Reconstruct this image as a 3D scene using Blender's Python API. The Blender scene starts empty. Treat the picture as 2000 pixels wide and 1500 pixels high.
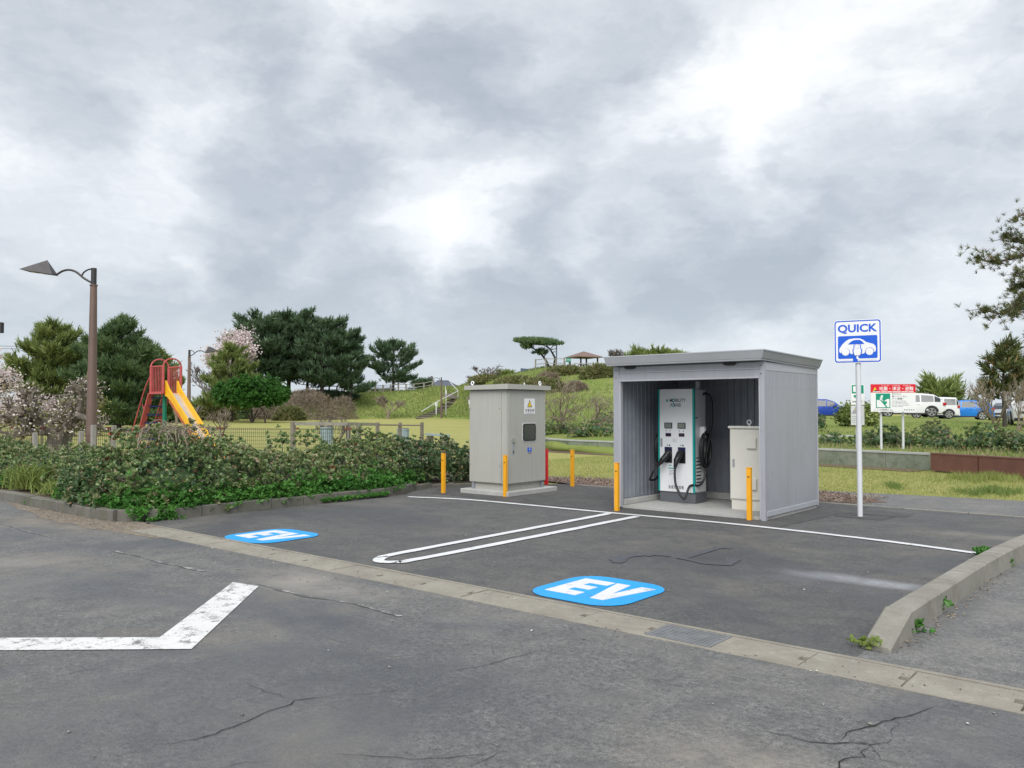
import bpy, bmesh, math, random
import numpy as np
from mathutils import Vector, Matrix
from mathutils.bvhtree import BVHTree

# ------------------------------------------------------------------ camera
S = bpy.context.scene
COL = S.collection
FPX, EYE, YAW, PIT = 1600.0, 1.6, math.radians(40.2), math.atan(50/1600)
cam_d = bpy.data.cameras.new('camera'); cam = bpy.data.objects.new('camera', cam_d); COL.objects.link(cam)
cam.location = (0, 0, EYE); cam.rotation_euler = (math.pi/2 + PIT, 0, YAW)
cam_d.sensor_width = 36; cam_d.lens = 36*FPX/2000; cam_d.clip_end = 6000; cam_d.clip_start = .05
S.camera = cam
# exposure
S.view_settings.view_transform = 'Standard'; S.view_settings.look = 'None'
S.view_settings.exposure = 1.1; S.view_settings.gamma = 1.0; S.view_settings.use_curve_mapping = False
# survey helpers: a picture bearing to a direction / a point on the ground / a point at a distance
CF = np.array([-math.sin(YAW)*math.cos(PIT), math.cos(YAW)*math.cos(PIT), math.sin(PIT)])
CR = np.array([math.cos(YAW), math.sin(YAW), 0.0]); CU = np.cross(CR, CF); CC = np.array([0, 0, EYE])
FH = np.array([-math.sin(YAW), math.cos(YAW), 0.0])
def ray(x, y):
    d = CF*FPX + CR*(x-1000) - CU*(y-750); return d/np.linalg.norm(d)
def G(x, y, z=0.0):
    d = ray(x, y); return CC + d*(z-EYE)/d[2]
def D(x, y, dep):
    d = ray(x, y); return CC + d*dep/d.dot(CF)

# ------------------------------------------------------------------ sky + sun
SUN_EL, SUN_AZ = math.radians(46), math.radians(150)   # azimuth clockwise from +Y
W = bpy.data.worlds.new('World'); S.world = W; W.use_nodes = True
def build_sky():
    nt = W.node_tree; nt.nodes.clear(); N = nt.nodes.new; L = nt.links.new
    def math_(op, a, b=None, c=None, clamp=False):
        n = N('ShaderNodeMath'); n.operation = op; n.use_clamp = clamp
        for i, v in enumerate((a, b, c)):
            if v is None: continue
            if isinstance(v, (int, float)): n.inputs[i].default_value = v
            else: L(v, n.inputs[i])
        return n.outputs[0]
    tc = N('ShaderNodeTexCoord'); dirn = tc.outputs['Generated']
    sep = N('ShaderNodeSeparateXYZ'); L(dirn, sep.inputs[0])
    mp = N('ShaderNodeMapping'); L(dirn, mp.inputs['Vector']); mp.inputs['Scale'].default_value = (1, 1, 1.9); mp.inputs['Location'].default_value = (3.1, 1.7, .4)
    def noise(vec, scale, detail, rough, dist=0.0):
        n = N('ShaderNodeTexNoise'); n.noise_dimensions = '3D'; n.inputs['Scale'].default_value = scale
        n.inputs['Detail'].default_value = detail; n.inputs['Roughness'].default_value = rough
        n.inputs['Distortion'].default_value = dist; L(vec, n.inputs['Vector']); return n
    nd = noise(mp.outputs[0], 4.0, 5, .6).outputs['Color']
    # wind-torn direction for the large cloud masses
    v = N('ShaderNodeVectorMath'); v.operation = 'SUBTRACT'; L(nd, v.inputs[0]); v.inputs[1].default_value = (.5, .5, .5)
    v2 = N('ShaderNodeVectorMath'); v2.operation = 'SCALE'; L(v.outputs[0], v2.inputs[0]); v2.inputs['Scale'].default_value = .24
    v3 = N('ShaderNodeVectorMath'); v3.operation = 'ADD'; L(dirn, v3.inputs[0]); L(v2.outputs[0], v3.inputs[1])
    v4 = N('ShaderNodeVectorMath'); v4.operation = 'NORMALIZE'; L(v3.outputs[0], v4.inputs[0])
    w1 = N('ShaderNodeVectorMath'); w1.operation = 'MULTIPLY_ADD'; L(v.outputs[0], w1.inputs[0]); w1.inputs[1].default_value = (.5, .5, .5); L(mp.outputs[0], w1.inputs[2])
    n1 = noise(w1.outputs[0], 3.0, 6, .55).outputs['Fac']
    n2 = noise(w1.outputs[0], 8.5, 5, .6).outputs['Fac']
    acc = math_('ADD', math_('MULTIPLY', math_('SUBTRACT', n1, .5), 1.9), math_('MULTIPLY', math_('SUBTRACT', n2, .5), .35))
    # (bearing x, y, angular radius deg, weight): openings (+) and heavy bellies (-) of the cloud deck
    BL = [(905, 395, 5.0, .50, 0), (1060, 390, 4.0, .22, 0), (1380, 290, 6.0, .50, 0), (1560, 340, 4.0, .30, 0), (1215, 480, 2.6, .40, 0), (600, 225, 9, .26, 0), (100, 250, 9, .28, 0), (1700, 60, 5, .30, 0), (1860, 100, 6, .20, 0), (420, 300, 5, .16, 0), (1900, 450, 8, .14, 0),
          (610, 430, 7.6, -.50, 1), (470, 420, 5.0, -.20, 1), (1390, 440, 6.6, -.46, 1), (1040, 500, 4.6, -.26, 1), (1560, 500, 5.0, -.20, 1), (1050, 110, 9, -.30, 1), (1780, 270, 7.5, -.32, 1), (330, 50, 9, -.22, 1), (1120, 590, 7, -.18, 1), (200, 480, 9, -.16, 1), (880, 250, 5.5, -.22, 1), (1260, 160, 6, -.20, 1), (60, 110, 5, -.14, 1)]
    for bx, by, r, w, hard in BL:
        dt = N('ShaderNodeVectorMath'); dt.operation = 'DOT_PRODUCT'; L(v4.outputs[0], dt.inputs[0]); dt.inputs[1].default_value = tuple(ray(bx, by))
        mr = N('ShaderNodeMapRange'); mr.interpolation_type = 'SMOOTHERSTEP'; L(dt.outputs['Value'], mr.inputs[0])
        mr.inputs[1].default_value = math.cos(math.radians(r*(1.35 if hard else 1.6))); mr.inputs[2].default_value = math.cos(math.radians(r*(.45 if hard else .05))); mr.inputs[3].default_value = 0; mr.inputs[4].default_value = w
        acc = math_('ADD', acc, mr.outputs[0])
    fac = math_('ADD', math_('MULTIPLY', acc, 0.80), .50, clamp=True)
    ramp = N('ShaderNodeValToRGB'); L(fac, ramp.inputs[0]); cr = ramp.color_ramp
    cr.elements[0].position = 0; cr.elements[0].color = (.40, .44, .495, 1)
    cr.elements[1].position = 1; cr.elements[1].color = (.92, .93, .935, 1)
    for p, c in ((.25, (.475, .515, .565)), (.45, (.575, .61, .655)), (.62, (.67, .70, .735)), (.80, (.80, .825, .845))):
        e = cr.elements.new(p); e.color = (*c, 1)
    # hazy paler air just above the horizon
    hz = N('ShaderNodeMapRange'); hz.interpolation_type = 'SMOOTHSTEP'; L(sep.outputs[2], hz.inputs[0])
    hz.inputs[1].default_value = .16; hz.inputs[2].default_value = -.02; hz.inputs[3].default_value = 0; hz.inputs[4].default_value = .6
    mx = N('ShaderNodeMix'); mx.data_type = 'RGBA'; L(hz.outputs[0], mx.inputs['Factor']); L(ramp.outputs[0], mx.inputs['A']); mx.inputs['B'].default_value = (.53, .60, .69, 1)
    bg = N('ShaderNodeBackground'); L(mx.outputs['Result'], bg.inputs['Color']); bg.inputs['Strength'].default_value = 0.555
    sky = N('ShaderNodeTexSky'); sky.sky_type = 'NISHITA'; sky.sun_disc = False; sky.sun_elevation = SUN_EL; sky.sun_rotation = SUN_AZ
    bg2 = N('ShaderNodeBackground'); L(sky.outputs[0], bg2.inputs['Color']); bg2.inputs['Strength'].default_value = .08
    ms = N('ShaderNodeMixShader'); ms.inputs[0].default_value = .08; L(bg.outputs[0], ms.inputs[1]); L(bg2.outputs[0], ms.inputs[2])
    out = N('ShaderNodeOutputWorld'); L(ms.outputs[0], out.inputs['Surface'])
build_sky()
W.cycles.sampling_method = 'MANUAL'; W.cycles.sample_map_resolution = 256
sun_d = bpy.data.lights.new('sun', 'SUN'); sun = bpy.data.objects.new('sun', sun_d); COL.objects.link(sun)
sun_d.energy = 1.5; sun_d.angle = math.radians(50); sun_d.color = (1, .97, .93)
_sd = Vector((math.sin(SUN_AZ)*math.cos(SUN_EL), math.cos(SUN_AZ)*math.cos(SUN_EL), math.sin(SUN_EL)))
sun.rotation_euler = (-_sd).to_track_quat('-Z', 'Y').to_euler(); sun.location = (0, 0, 30)

# ------------------------------------------------------------------ materials
MATS = {}
def new_mat(name):
    m = bpy.data.materials.new(name); m.use_nodes = True; nt = m.node_tree
    b = nt.nodes['Principled BSDF']; MATS[name] = m; return m, nt, b
def nz(nt, scale, detail=4, rough=.55, vec=None, dist=0, typ='ShaderNodeTexNoise'):
    n = nt.nodes.new(typ); n.inputs['Scale'].default_value = scale
    if 'Detail' in n.inputs: n.inputs['Detail'].default_value = detail; n.inputs['Roughness'].default_value = rough
    if 'Distortion' in n.inputs: n.inputs['Distortion'].default_value = dist
    if vec is None:
        tc = nt.nodes.get('TC') or nt.nodes.new('ShaderNodeTexCoord'); tc.name = 'TC'; vec = tc.outputs['Object']
    nt.links.new(vec, n.inputs['Vector']); return n
def rng(nt, v, a, b, c=0., d=1., smooth=False):
    n = nt.nodes.new('ShaderNodeMapRange'); nt.links.new(v, n.inputs[0])
    if smooth: n.interpolation_type = 'SMOOTHSTEP'
    for i, x in enumerate((a, b, c, d)): n.inputs[i+1].default_value = x
    return n.outputs[0]
def mixc(nt, f, a, b, mode='MIX'):
    n = nt.nodes.new('ShaderNodeMix'); n.data_type = 'RGBA'; n.blend_type = mode
    for k, v in (('Factor', f), ('A', a), ('B', b)):
        s = n.inputs[k] if k == 'Factor' else [i for i in n.inputs if i.name == k and i.type == 'RGBA'][0]
        if isinstance(v, (int, float)): s.default_value = v
        elif isinstance(v, tuple): s.default_value = (*v, 1)
        else: nt.links.new(v, s)
    return [o for o in n.outputs if o.type == 'RGBA'][0]
def mth(nt, op, a, b, clamp=False):
    n = nt.nodes.new('ShaderNodeMath'); n.operation = op; n.use_clamp = clamp
    for i, v in enumerate((a, b)):
        if isinstance(v, (int, float)): n.inputs[i].default_value = v
        else: nt.links.new(v, n.inputs[i])
    return n.outputs[0]
def bump(nt, b, h, strength=.3, dist=.01):
    n = nt.nodes.new('ShaderNodeBump'); n.inputs['Strength'].default_value = strength; n.inputs['Distance'].default_value = dist
    nt.links.new(h, n.inputs['Height']); nt.links.new(n.outputs[0], b.inputs['Normal']); return n
def M(name, col, rough=.6, metal=0., var=.12, vscale=3., bmp=0., bscale=60., dirt=0., dirtcol=(.16, .13, .10), spec=.5, dscale=2., streak=0.):
    m, nt, b = new_mat(name)
    n = nz(nt, vscale, 5, .6); f = rng(nt, n.outputs['Fac'], .3, .7)
    c = mixc(nt, f, tuple(x*(1-var) for x in col), tuple(min(1, x*(1+var)) for x in col))
    if dirt:
        g = nz(nt, dscale, 7, .68, dist=.4); c = mixc(nt, rng(nt, g.outputs['Fac'], .5, .78, 0, dirt), c, dirtcol)
    if streak:   # rain streaks and splash grime
        mp = nt.nodes.new('ShaderNodeMapping'); nt.links.new(nt.nodes['TC'].outputs['Object'], mp.inputs['Vector']); mp.inputs['Scale'].default_value = (9, 9, .45)
        g2 = nz(nt, 1.6, 5, .7, mp.outputs[0]); c = mixc(nt, rng(nt, g2.outputs['Fac'], .48, .72, 0, streak), c, tuple(x*.62 for x in col)); c = mixc(nt, rng(nt, g2.outputs['Fac'], .40, .22, 0, streak*.7), c, tuple(min(1, x*1.25) for x in col))
    nt.links.new(c, b.inputs['Base Color'])
    nt.links.new(rng(nt, n.outputs['Fac'], .3, .7, max(.02, rough-.08), min(1, rough+.08)), b.inputs['Roughness'])
    b.inputs['Metallic'].default_value = metal; b.inputs['Specular IOR Level'].default_value = spec
    if bmp: bump(nt, b, nz(nt, bscale, 3, .6).outputs['Fac'], bmp, .01)
    return m
def MF(name, c1, c2, c3=None, trans=.25, rough=.5, scale=1.2, spec=.35):
    m, nt, b = new_mat(name)
    gi = nt.nodes.new('ShaderNodeNewGeometry'); r = gi.outputs['Random Per Island']
    f = mth(nt, 'ADD', mth(nt, 'MULTIPLY', r, .6), rng(nt, nz(nt, scale, 3).outputs['Fac'], .3, .7, -.15, .55), True)
    c = mixc(nt, f, c1, c2)
    if c3: c = mixc(nt, rng(nt, r, .90, .93), c, c3)
    nt.links.new(c, b.inputs['Base Color']); b.inputs['Roughness'].default_value = rough; b.inputs['Specular IOR Level'].default_value = spec
    if trans:
        t = nt.nodes.new('ShaderNodeBsdfTranslucent'); nt.links.new(c, t.inputs['Color'])
        ms = nt.nodes.new('ShaderNodeMixShader'); ms.inputs[0].default_value = trans
        nt.links.new(b.outputs[0], ms.inputs[1]); nt.links.new(t.outputs[0], ms.inputs[2])
        nt.links.new(ms.outputs[0], nt.nodes['Material Output'].inputs['Surface'])
    return m

def asphalt_color(nt, base=1.0, tan=.5, damp=.6, stains=()):
    """colour, roughness, height sockets of weathered asphalt"""
    fine = nz(nt, 95, 3, .8); med = nz(nt, 26, 5, .8); mid = nz(nt, 5, 6, .68); big = nz(nt, .42, 5, .6, dist=.6); dry = nz(nt, .38, 9, .72, dist=.5)
    sp = nz(nt, 48, typ='ShaderNodeTexVoronoi')
    gr = mth(nt, 'ADD', mth(nt, 'MULTIPLY', fine.outputs['Fac'], .5), mth(nt, 'MULTIPLY', med.outputs['Fac'], .5))
    c = mixc(nt, rng(nt, gr, .40, .60), (.034*base, .040*base, .042*base), (.215*base, .210*base, .202*base))
    hs = nt.nodes.new('ShaderNodeSeparateColor'); nt.links.new(sp.outputs['Color'], hs.inputs[0])
    c = mixc(nt, mth(nt, 'MULTIPLY', rng(nt, hs.outputs[0], .90, .94), rng(nt, sp.outputs['Distance'], .5, .3)), c, (.38, .37, .35))
    c = mixc(nt, mth(nt, 'MULTIPLY', rng(nt, hs.outputs[1], .88, .92), rng(nt, sp.outputs['Distance'], .5, .3)), c, (.022, .022, .024))
    c = mixc(nt, rng(nt, mid.outputs['Fac'], .40, .62, 0, .55), c, (.070*base, .070*base, .073*base))
    pt = nz(nt, 1.3, 7, .7, dist=.3); c = mixc(nt, rng(nt, pt.outputs['Fac'], .46, .66, 0, .42), c, (.195*base, .186*base, .170*base))
    dm = rng(nt, big.outputs['Fac'], .47, .62, 0, damp, True)
    c = mixc(nt, mth(nt, 'MULTIPLY', dm, .6), c, (.058*base, .064*base, .074*base))
    c = mixc(nt, rng(nt, dry.outputs['Fac'], .50, .68, 0, tan, True), c, (.215, .195, .165))
    for sx, sy, rx, ry, sc, am in stains:
        mp = nt.nodes.new('ShaderNodeMapping'); mp.vector_type = 'TEXTURE'; nt.links.new(nt.nodes['TC'].outputs['Object'], mp.inputs['Vector']); mp.inputs['Location'].default_value = (sx, sy, 0); mp.inputs['Scale'].default_value = (rx, ry, 1)
        ln = nt.nodes.new('ShaderNodeVectorMath'); ln.operation = 'LENGTH'; nt.links.new(mp.outputs[0], ln.inputs[0])
        f = mth(nt, 'MULTIPLY', rng(nt, ln.outputs['Value'], 1.0, .1, 0, 1, True), rng(nt, pt.outputs['Fac'], .35, .6)); c = mixc(nt, mth(nt, 'MULTIPLY', f, am), c, sc)
    ro = mth(nt, 'SUBTRACT', .85, mth(nt, 'MULTIPLY', dm, .32))
    hgt = mth(nt, 'ADD', gr, mth(nt, 'MULTIPLY', sp.outputs['Distance'], .35))
    return c, ro, hgt
def M_asphalt(name, base=1.0, tan=.5, damp=.6, stains=()):
    m, nt, b = new_mat(name); c, ro, h = asphalt_color(nt, base, tan, damp, stains)
    nt.links.new(c, b.inputs['Base Color']); nt.links.new(ro, b.inputs['Roughness']); bump(nt, b, h, .7, .010); b.inputs['Specular IOR Level'].default_value = .45
    return m
def M_paint(name, col, wear):
    m, nt, b = new_mat(name); c, ro, h = asphalt_color(nt, .9, .1, .2)
    g = nz(nt, 7, 8, .72); g2 = nz(nt, 95, 3, .7)
    f = mth(nt, 'ADD', mth(nt, 'MULTIPLY', g.outputs['Fac'], .62), mth(nt, 'MULTIPLY', g2.outputs['Fac'], .38))
    pv = mixc(nt, rng(nt, nz(nt, 3, 4).outputs['Fac'], .3, .7), tuple(x*.9 for x in col), col)
    nt.links.new(mixc(nt, rng(nt, f, .62-wear, .67-wear*.8), pv, c), b.inputs['Base Color']); b.inputs['Roughness'].default_value = .55
    bump(nt, b, h, .35, .004); return m

M_asphalt('road_asphalt', 1.22, .45, .9, [(-6.2, 4.6, 1.6, .5, (.30, .28, .25), .8), (-1.55, 3.45, .9, .6, (.33, .30, .25), .75), (-3.6, 3.3, 1.6, .9, (.055, .065, .082), .8), (-9.3, 3.2, 1.6, .8, (.27, .25, .22), .5), (-12.5, 4.6, 2.0, .5, (.24, .21, .17), .7), (-4.9, 3.9, 1.4, .5, (.055, .065, .082), .6)]); M_asphalt('lot_asphalt', .86, .34, .8, [(-2.55, 8.0, .95, .28, (.46, .48, .52), .9), (-3.1, 7.8, 1.2, .7, (.12, .125, .14), .6), (-2.2, 11.8, 1.2, .6, (.26, .24, .20), .6), (-9, 8.0, 1.5, 1.0, (.055, .06, .07), .7), (-4.2, 8.3, 1.4, .8, (.05, .055, .065), .6)]); M_asphalt('new_asphalt', .66, .0, .3); M_asphalt('walk_asphalt', 1.38, .4, .3)
M_paint('paint_fresh', (.74, .75, .77), .05); M_paint('paint_worn', (.74, .74, .73), .10); M_paint('paint_ghost', (.46, .45, .43), .21)
M_paint('paint_blue', (.008, .36, .84), .05)
M('ghost_dark', (.075, .079, .09), .7, var=.35, vscale=30)
def M_concrete(name, col, dark, moss=0., scale=1.0):
    m, nt, b = new_mat(name)
    a = nz(nt, 2.2*scale, 8, .68, dist=.4); f = nz(nt, 110*scale, 3, .7); st = nz(nt, 14*scale, 6, .7)
    c = mixc(nt, rng(nt, a.outputs['Fac'], .32, .70), dark, col)
    c = mixc(nt, rng(nt, f.outputs['Fac'], .35, .65, 0, .55), c, tuple(x*.55 for x in col))
    c = mixc(nt, rng(nt, st.outputs['Fac'], .55, .75, 0, .45), c, tuple(min(1, x*1.35) for x in col))
    if moss: c = mixc(nt, rng(nt, nz(nt, 3.5, 7, .7).outputs['Fac'], .5, .68, 0, moss), c, (.085, .105, .04))
    nt.links.new(c, b.inputs['Base Color']); b.inputs['Roughness'].default_value = .9; bump(nt, b, f.outputs['Fac'], .5, .006); return m
M_concrete('gutter_concrete', (.37, .345, .29), (.22, .20, .165)); M_concrete('kerb_concrete', (.36, .345, .305), (.20, .185, .155), .25); M_concrete('kerb_dark', (.21, .20, .175), (.10, .098, .08), .5)
M_concrete('slab_concrete', (.50, .50, .48), (.40, .40, .385)); M_concrete('wall_concrete', (.27, .30, .24), (.15, .19, .12), .7, .6); M_concrete('wall_cap', (.50, .52, .50), (.38, .40, .37), .2)
def M_lawn(name, cols, s=1.0):
    m, nt, b = new_mat(name)
    a = nz(nt, .10*s, 6, .6, dist=.5); d = nz(nt, 1.1*s, 6, .7); f = nz(nt, 45, 3, .75)
    st = nt.nodes.new('ShaderNodeMapping'); tc = nt.nodes['TC']; nt.links.new(tc.outputs['Object'], st.inputs['Vector']); st.inputs['Scale'].default_value = (.05, .35, 1)
    bnd = nz(nt, 1.0, 3, .5, st.outputs[0])
    c = mixc(nt, rng(nt, a.outputs['Fac'], .35, .65), cols[0], cols[1]); c = mixc(nt, rng(nt, bnd.outputs['Fac'], .4, .65, 0, .6), c, cols[2])
    c = mixc(nt, rng(nt, d.outputs['Fac'], .45, .75, 0, .55), c, cols[3]); c = mixc(nt, rng(nt, f.outputs['Fac'], .3, .7, .5, 0), c, tuple(x*.5 for x in cols[0]))
    nt.links.new(c, b.inputs['Base Color']); b.inputs['Roughness'].default_value = .95; b.inputs['Specular IOR Level'].default_value = .1
    bump(nt, b, mth(nt, 'ADD', f.outputs['Fac'], d.outputs['Fac']), .7, .05); return m
M_lawn('lawn', ((.43, .41, .15), (.37, .39, .125), (.49, .45, .19), (.29, .33, .10)))
M_lawn('bank', ((.24, .31, .085), (.33, .34, .115), (.19, .27, .065), (.13, .20, .045)), 3)
M('soil', (.115, .085, .06), .95, var=.4, vscale=9, bmp=.8, bscale=35)
M('litter_ground', (.15, .095, .075), .95, var=.45, vscale=22, bmp=.9, bscale=60)
M('dark_crack', (.012, .012, .012), .95); M('stain_pale', (.33, .35, .39), .85, var=.3, vscale=14)

# ------------------------------------------------------------------ mesh helpers
def tag(o, label=None, cat=None, group=None, kind=None):
    if label: o['label'] = label
    if cat: o['category'] = cat
    if group: o['group'] = group
    if kind: o['kind'] = kind
    return o
def thing(name, label, cat, loc, group=None):
    o = bpy.data.objects.new(name, None); COL.objects.link(o); o.location = tuple(float(v) for v in loc); o.empty_display_size = .2
    return tag(o, label, cat, group)
def root_of(o):
    while o.parent: o = o.parent
    return o
def mesh_np(name, V, F, mat, smooth=False):
    """V (n,3); F list of int arrays (k,m) with constant m each"""
    me = bpy.data.meshes.new(name); V = np.asarray(V, dtype=np.float64)
    if not isinstance(F, list): F = [F]
    F = [np.asarray(f, dtype=np.int32) for f in F if len(f)]
    me.vertices.add(len(V)); me.vertices.foreach_set('co', V.ravel())
    nl = sum(f.size for f in F); nf = sum(len(f) for f in F)
    me.loops.add(nl); me.loops.foreach_set('vertex_index', np.concatenate([f.ravel() for f in F]))
    me.polygons.add(nf); tot = np.concatenate([np.full(len(f), f.shape[1], dtype=np.int32) for f in F])
    me.polygons.foreach_set('loop_start', np.concatenate([[0], np.cumsum(tot)[:-1]]).astype(np.int32)); me.polygons.foreach_set('loop_total', tot)
    if smooth: me.polygons.foreach_set('use_smooth', np.ones(nf, dtype=bool))
    me.update(calc_edges=True); me.validate()
    if mat: me.materials.append(MATS[mat])
    return me
def link(name, me, parent=None, loc=None):
    o = bpy.data.objects.new(name, me); COL.objects.link(o)
    if parent is not None: o.parent = parent
    if loc is not None: o.location = tuple(float(v) for v in loc)
    return o
def obj_np(name, V, F, mat, parent=None, smooth=False, base=None):
    """world-space V; a child's origin is its thing's base, a top-level mesh's origin is `base`"""
    V = np.asarray(V, dtype=float)
    if parent is not None: off = np.array(root_of(parent).location)
    else: off = np.zeros(3) if base is None else np.asarray(base, float)
    return link(name, mesh_np(name, V-off, F, mat, smooth), parent, None if parent is not None else off)
class MB:
    def __init__(s): s.v = []; s.f = []
    def add(s, vs, fs):
        o = len(s.v); s.v += [tuple(float(c) for c in v) for v in vs]; s.f += [tuple(i+o for i in f) for f in fs]; return s
    def box(s, a, b, bev=0.0):
        x0, y0, z0 = [min(p, q) for p, q in zip(a, b)]; x1, y1, z1 = [max(p, q) for p, q in zip(a, b)]
        if bev <= 0:
            v = [(x, y, z) for z in (z0, z1) for x, y in ((x0, y0), (x1, y0), (x1, y1), (x0, y1))]
            return s.add(v, [(3, 2, 1, 0), (4, 5, 6, 7), (0, 1, 5, 4), (1, 2, 6, 5), (2, 3, 7, 6), (3, 0, 4, 7)])
        bm = bmesh.new(); bmesh.ops.create_cube(bm, size=1)
        bmesh.ops.scale(bm, vec=(x1-x0, y1-y0, z1-z0), verts=bm.verts); bmesh.ops.translate(bm, vec=((x0+x1)/2, (y0+y1)/2, (z0+z1)/2), verts=bm.verts)
        bmesh.ops.bevel(bm, geom=bm.edges[:], offset=bev, segments=2, affect='EDGES', profile=.6); s.bm(bm); return s
    def bm(s, bm):
        bm.verts.index_update(); s.add([v.co for v in bm.verts], [tuple(v.index for v in f.verts) for f in bm.faces]); bm.free(); return s
    def obox(s, c, ax, ay, az, hx, hy, hz):
        """box about c with unit axes and half sizes"""
        c, ax, ay, az = [np.asarray(q, float) for q in (c, ax, ay, az)]
        v = [c+ax*hx*i+ay*hy*j+az*hz*k for k in (-1, 1) for i, j in ((-1, -1), (1, -1), (1, 1), (-1, 1))]
        return s.add(v, [(3, 2, 1, 0), (4, 5, 6, 7), (0, 1, 5, 4), (1, 2, 6, 5), (2, 3, 7, 6), (3, 0, 4, 7)])
    def beam(s, p, q, w, h, up=(0, 0, 1)):
        p, q = np.asarray(p, float), np.asarray(q, float); a = q-p; L = np.linalg.norm(a); a /= L
        u = np.asarray(up, float)
        if abs(a.dot(u)) > .98: u = np.array([1., 0, 0])
        b = np.cross(a, u); b /= np.linalg.norm(b); c = np.cross(b, a)
        return s.obox((p+q)/2, a, b, c, L/2, w/2, h/2)
    def tube(s, pts, r, n=8, cap=True):
        P = [np.asarray(p, float) for p in pts]; R = r if hasattr(r, '__len__') else [r]*len(P); o = len(s.v); fr = None
        for i, p in enumerate(P):
            t = P[min(i+1, len(P)-1)]-P[max(i-1, 0)]; t = t/(np.linalg.norm(t)+1e-9)
            if fr is None:
                h = np.array([0, 0, 1.]) if abs(t[2]) < .9 else np.array([1., 0, 0]); a = np.cross(t, h)
            else: a = fr-t*fr.dot(t)
            a = a/(np.linalg.norm(a)+1e-9); fr = a; b = np.cross(t, a)
            for k in range(n):
                an = 2*math.pi*k/n; s.v.append(tuple(p+(a*math.cos(an)+b*math.sin(an))*R[i]))
        for i in range(len(P)-1):
            for k in range(n): s.f.append((o+i*n+k, o+i*n+(k+1) % n, o+(i+1)*n+(k+1) % n, o+(i+1)*n+k))
        if cap: s.f.append(tuple(o+k for k in range(n-1, -1, -1))); s.f.append(tuple(o+(len(P)-1)*n+k for k in range(n)))
        return s
    def prism(s, poly, fr, t0, t1):
        """polygon (2D list) in a frame (origin, right, up, normal) extruded from t0 to t1 along the normal"""
        o, r, u, n = [np.asarray(q, float) for q in fr]; k = len(poly)
        v = [o+r*x+u*y+n*t for t in (t0, t1) for x, y in poly]
        return s.add(v, [tuple(range(k-1, -1, -1)), tuple(range(k, 2*k))]+[(i, (i+1) % k, (i+1) % k+k, i+k) for i in range(k)])
    def lathe(s, c, prof, n=16):
        c = np.asarray(c, float); o = len(s.v)
        for r, z in prof:
            for k in range(n): s.v.append((c[0]+r*math.cos(2*math.pi*k/n), c[1]+r*math.sin(2*math.pi*k/n), c[2]+z))
        for i in range(len(prof)-1):
            for k in range(n): s.f.append((o+i*n+k, o+i*n+(k+1) % n, o+(i+1)*n+(k+1) % n, o+(i+1)*n+k))
        s.f.append(tuple(o+k for k in range(n-1, -1, -1))); s.f.append(tuple(o+(len(prof)-1)*n+k for k in range(n))); return s
    def build(s, name, mat, parent=None, smooth=False, base=None):
        off = np.array(root_of(parent).location) if parent is not None else (np.zeros(3) if base is None else np.asarray(base, float))
        me = bpy.data.meshes.new(name); me.from_pydata([tuple(np.asarray(v)-off) for v in s.v], [], s.f); me.update()
        if smooth:
            for p in me.polygons: p.use_smooth = True
            try: me.set_sharp_from_angle(angle=math.radians(38))
            except Exception: pass
        if mat: me.materials.append(MATS[mat])
        return link(name, me, parent, None if parent is not None else off)
def rrect(x0, y0, x1, y1, r, n=5):
    pts = []
    for cx, cy, a in ((x1-r, y1-r, 0), (x0+r, y1-r, 90), (x0+r, y0+r, 180), (x1-r, y0+r, 270)):
        for i in range(n+1):
            t = math.radians(a+90*i/n); pts.append((cx+r*math.cos(t), cy+r*math.sin(t)))
    return pts
def circ(cx, cy, r, n=20): return [(cx+r*math.cos(2*math.pi*i/n), cy+r*math.sin(2*math.pi*i/n)) for i in range(n)]
def frame(o, r, u=(0, 0, 1)):
    r = np.asarray(r, float); r = r/np.linalg.norm(r); u = np.asarray(u, float); return (np.asarray(o, float), r, u, np.cross(r, u))
def text_part(name, txt, fr, x, y, h, mat, parent, t=.002, w=None, bold=0.0, align='CENTER', spacing=1.0):
    """flat lettering: cap height about h, centred on (x, y) of the frame, squeezed to width w"""
    cu = bpy.data.curves.new('lettering', 'FONT'); cu.body = txt; cu.align_x = align; cu.size = 1.0; cu.offset = bold; cu.resolution_u = 3; cu.space_character = spacing
    ob = bpy.data.objects.new('lettering', cu); COL.objects.link(ob)
    dg = bpy.context.evaluated_depsgraph_get(); dg.update(); me = bpy.data.meshes.new_from_object(ob.evaluated_get(dg)); bpy.data.objects.remove(ob)
    n = len(me.vertices); co = np.zeros(n*3); me.vertices.foreach_get('co', co); co = co.reshape(-1, 3)
    if n == 0: return None
    lo, hi = co.min(0), co.max(0); sc = h/(hi[1]-lo[1]); sx = sc if w is None else w/(hi[0]-lo[0])
    cx = (lo[0]+hi[0])/2 if align == 'CENTER' else lo[0]
    P = np.stack([(co[:, 0]-cx)*sx+x, (co[:, 1]-(lo[1]+hi[1])/2)*sc+y], 1)
    o, r, u, nn = fr; off = np.array(root_of(parent).location)
    W3 = o+np.outer(P[:, 0], r)+np.outer(P[:, 1], u)+nn*t-off
    me.vertices.foreach_set('co', W3.ravel()); me.materials.clear(); me.materials.append(MATS[mat]); me.update(); me.name = name
    return link(name, me, parent)
RN = np.random.default_rng
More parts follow.
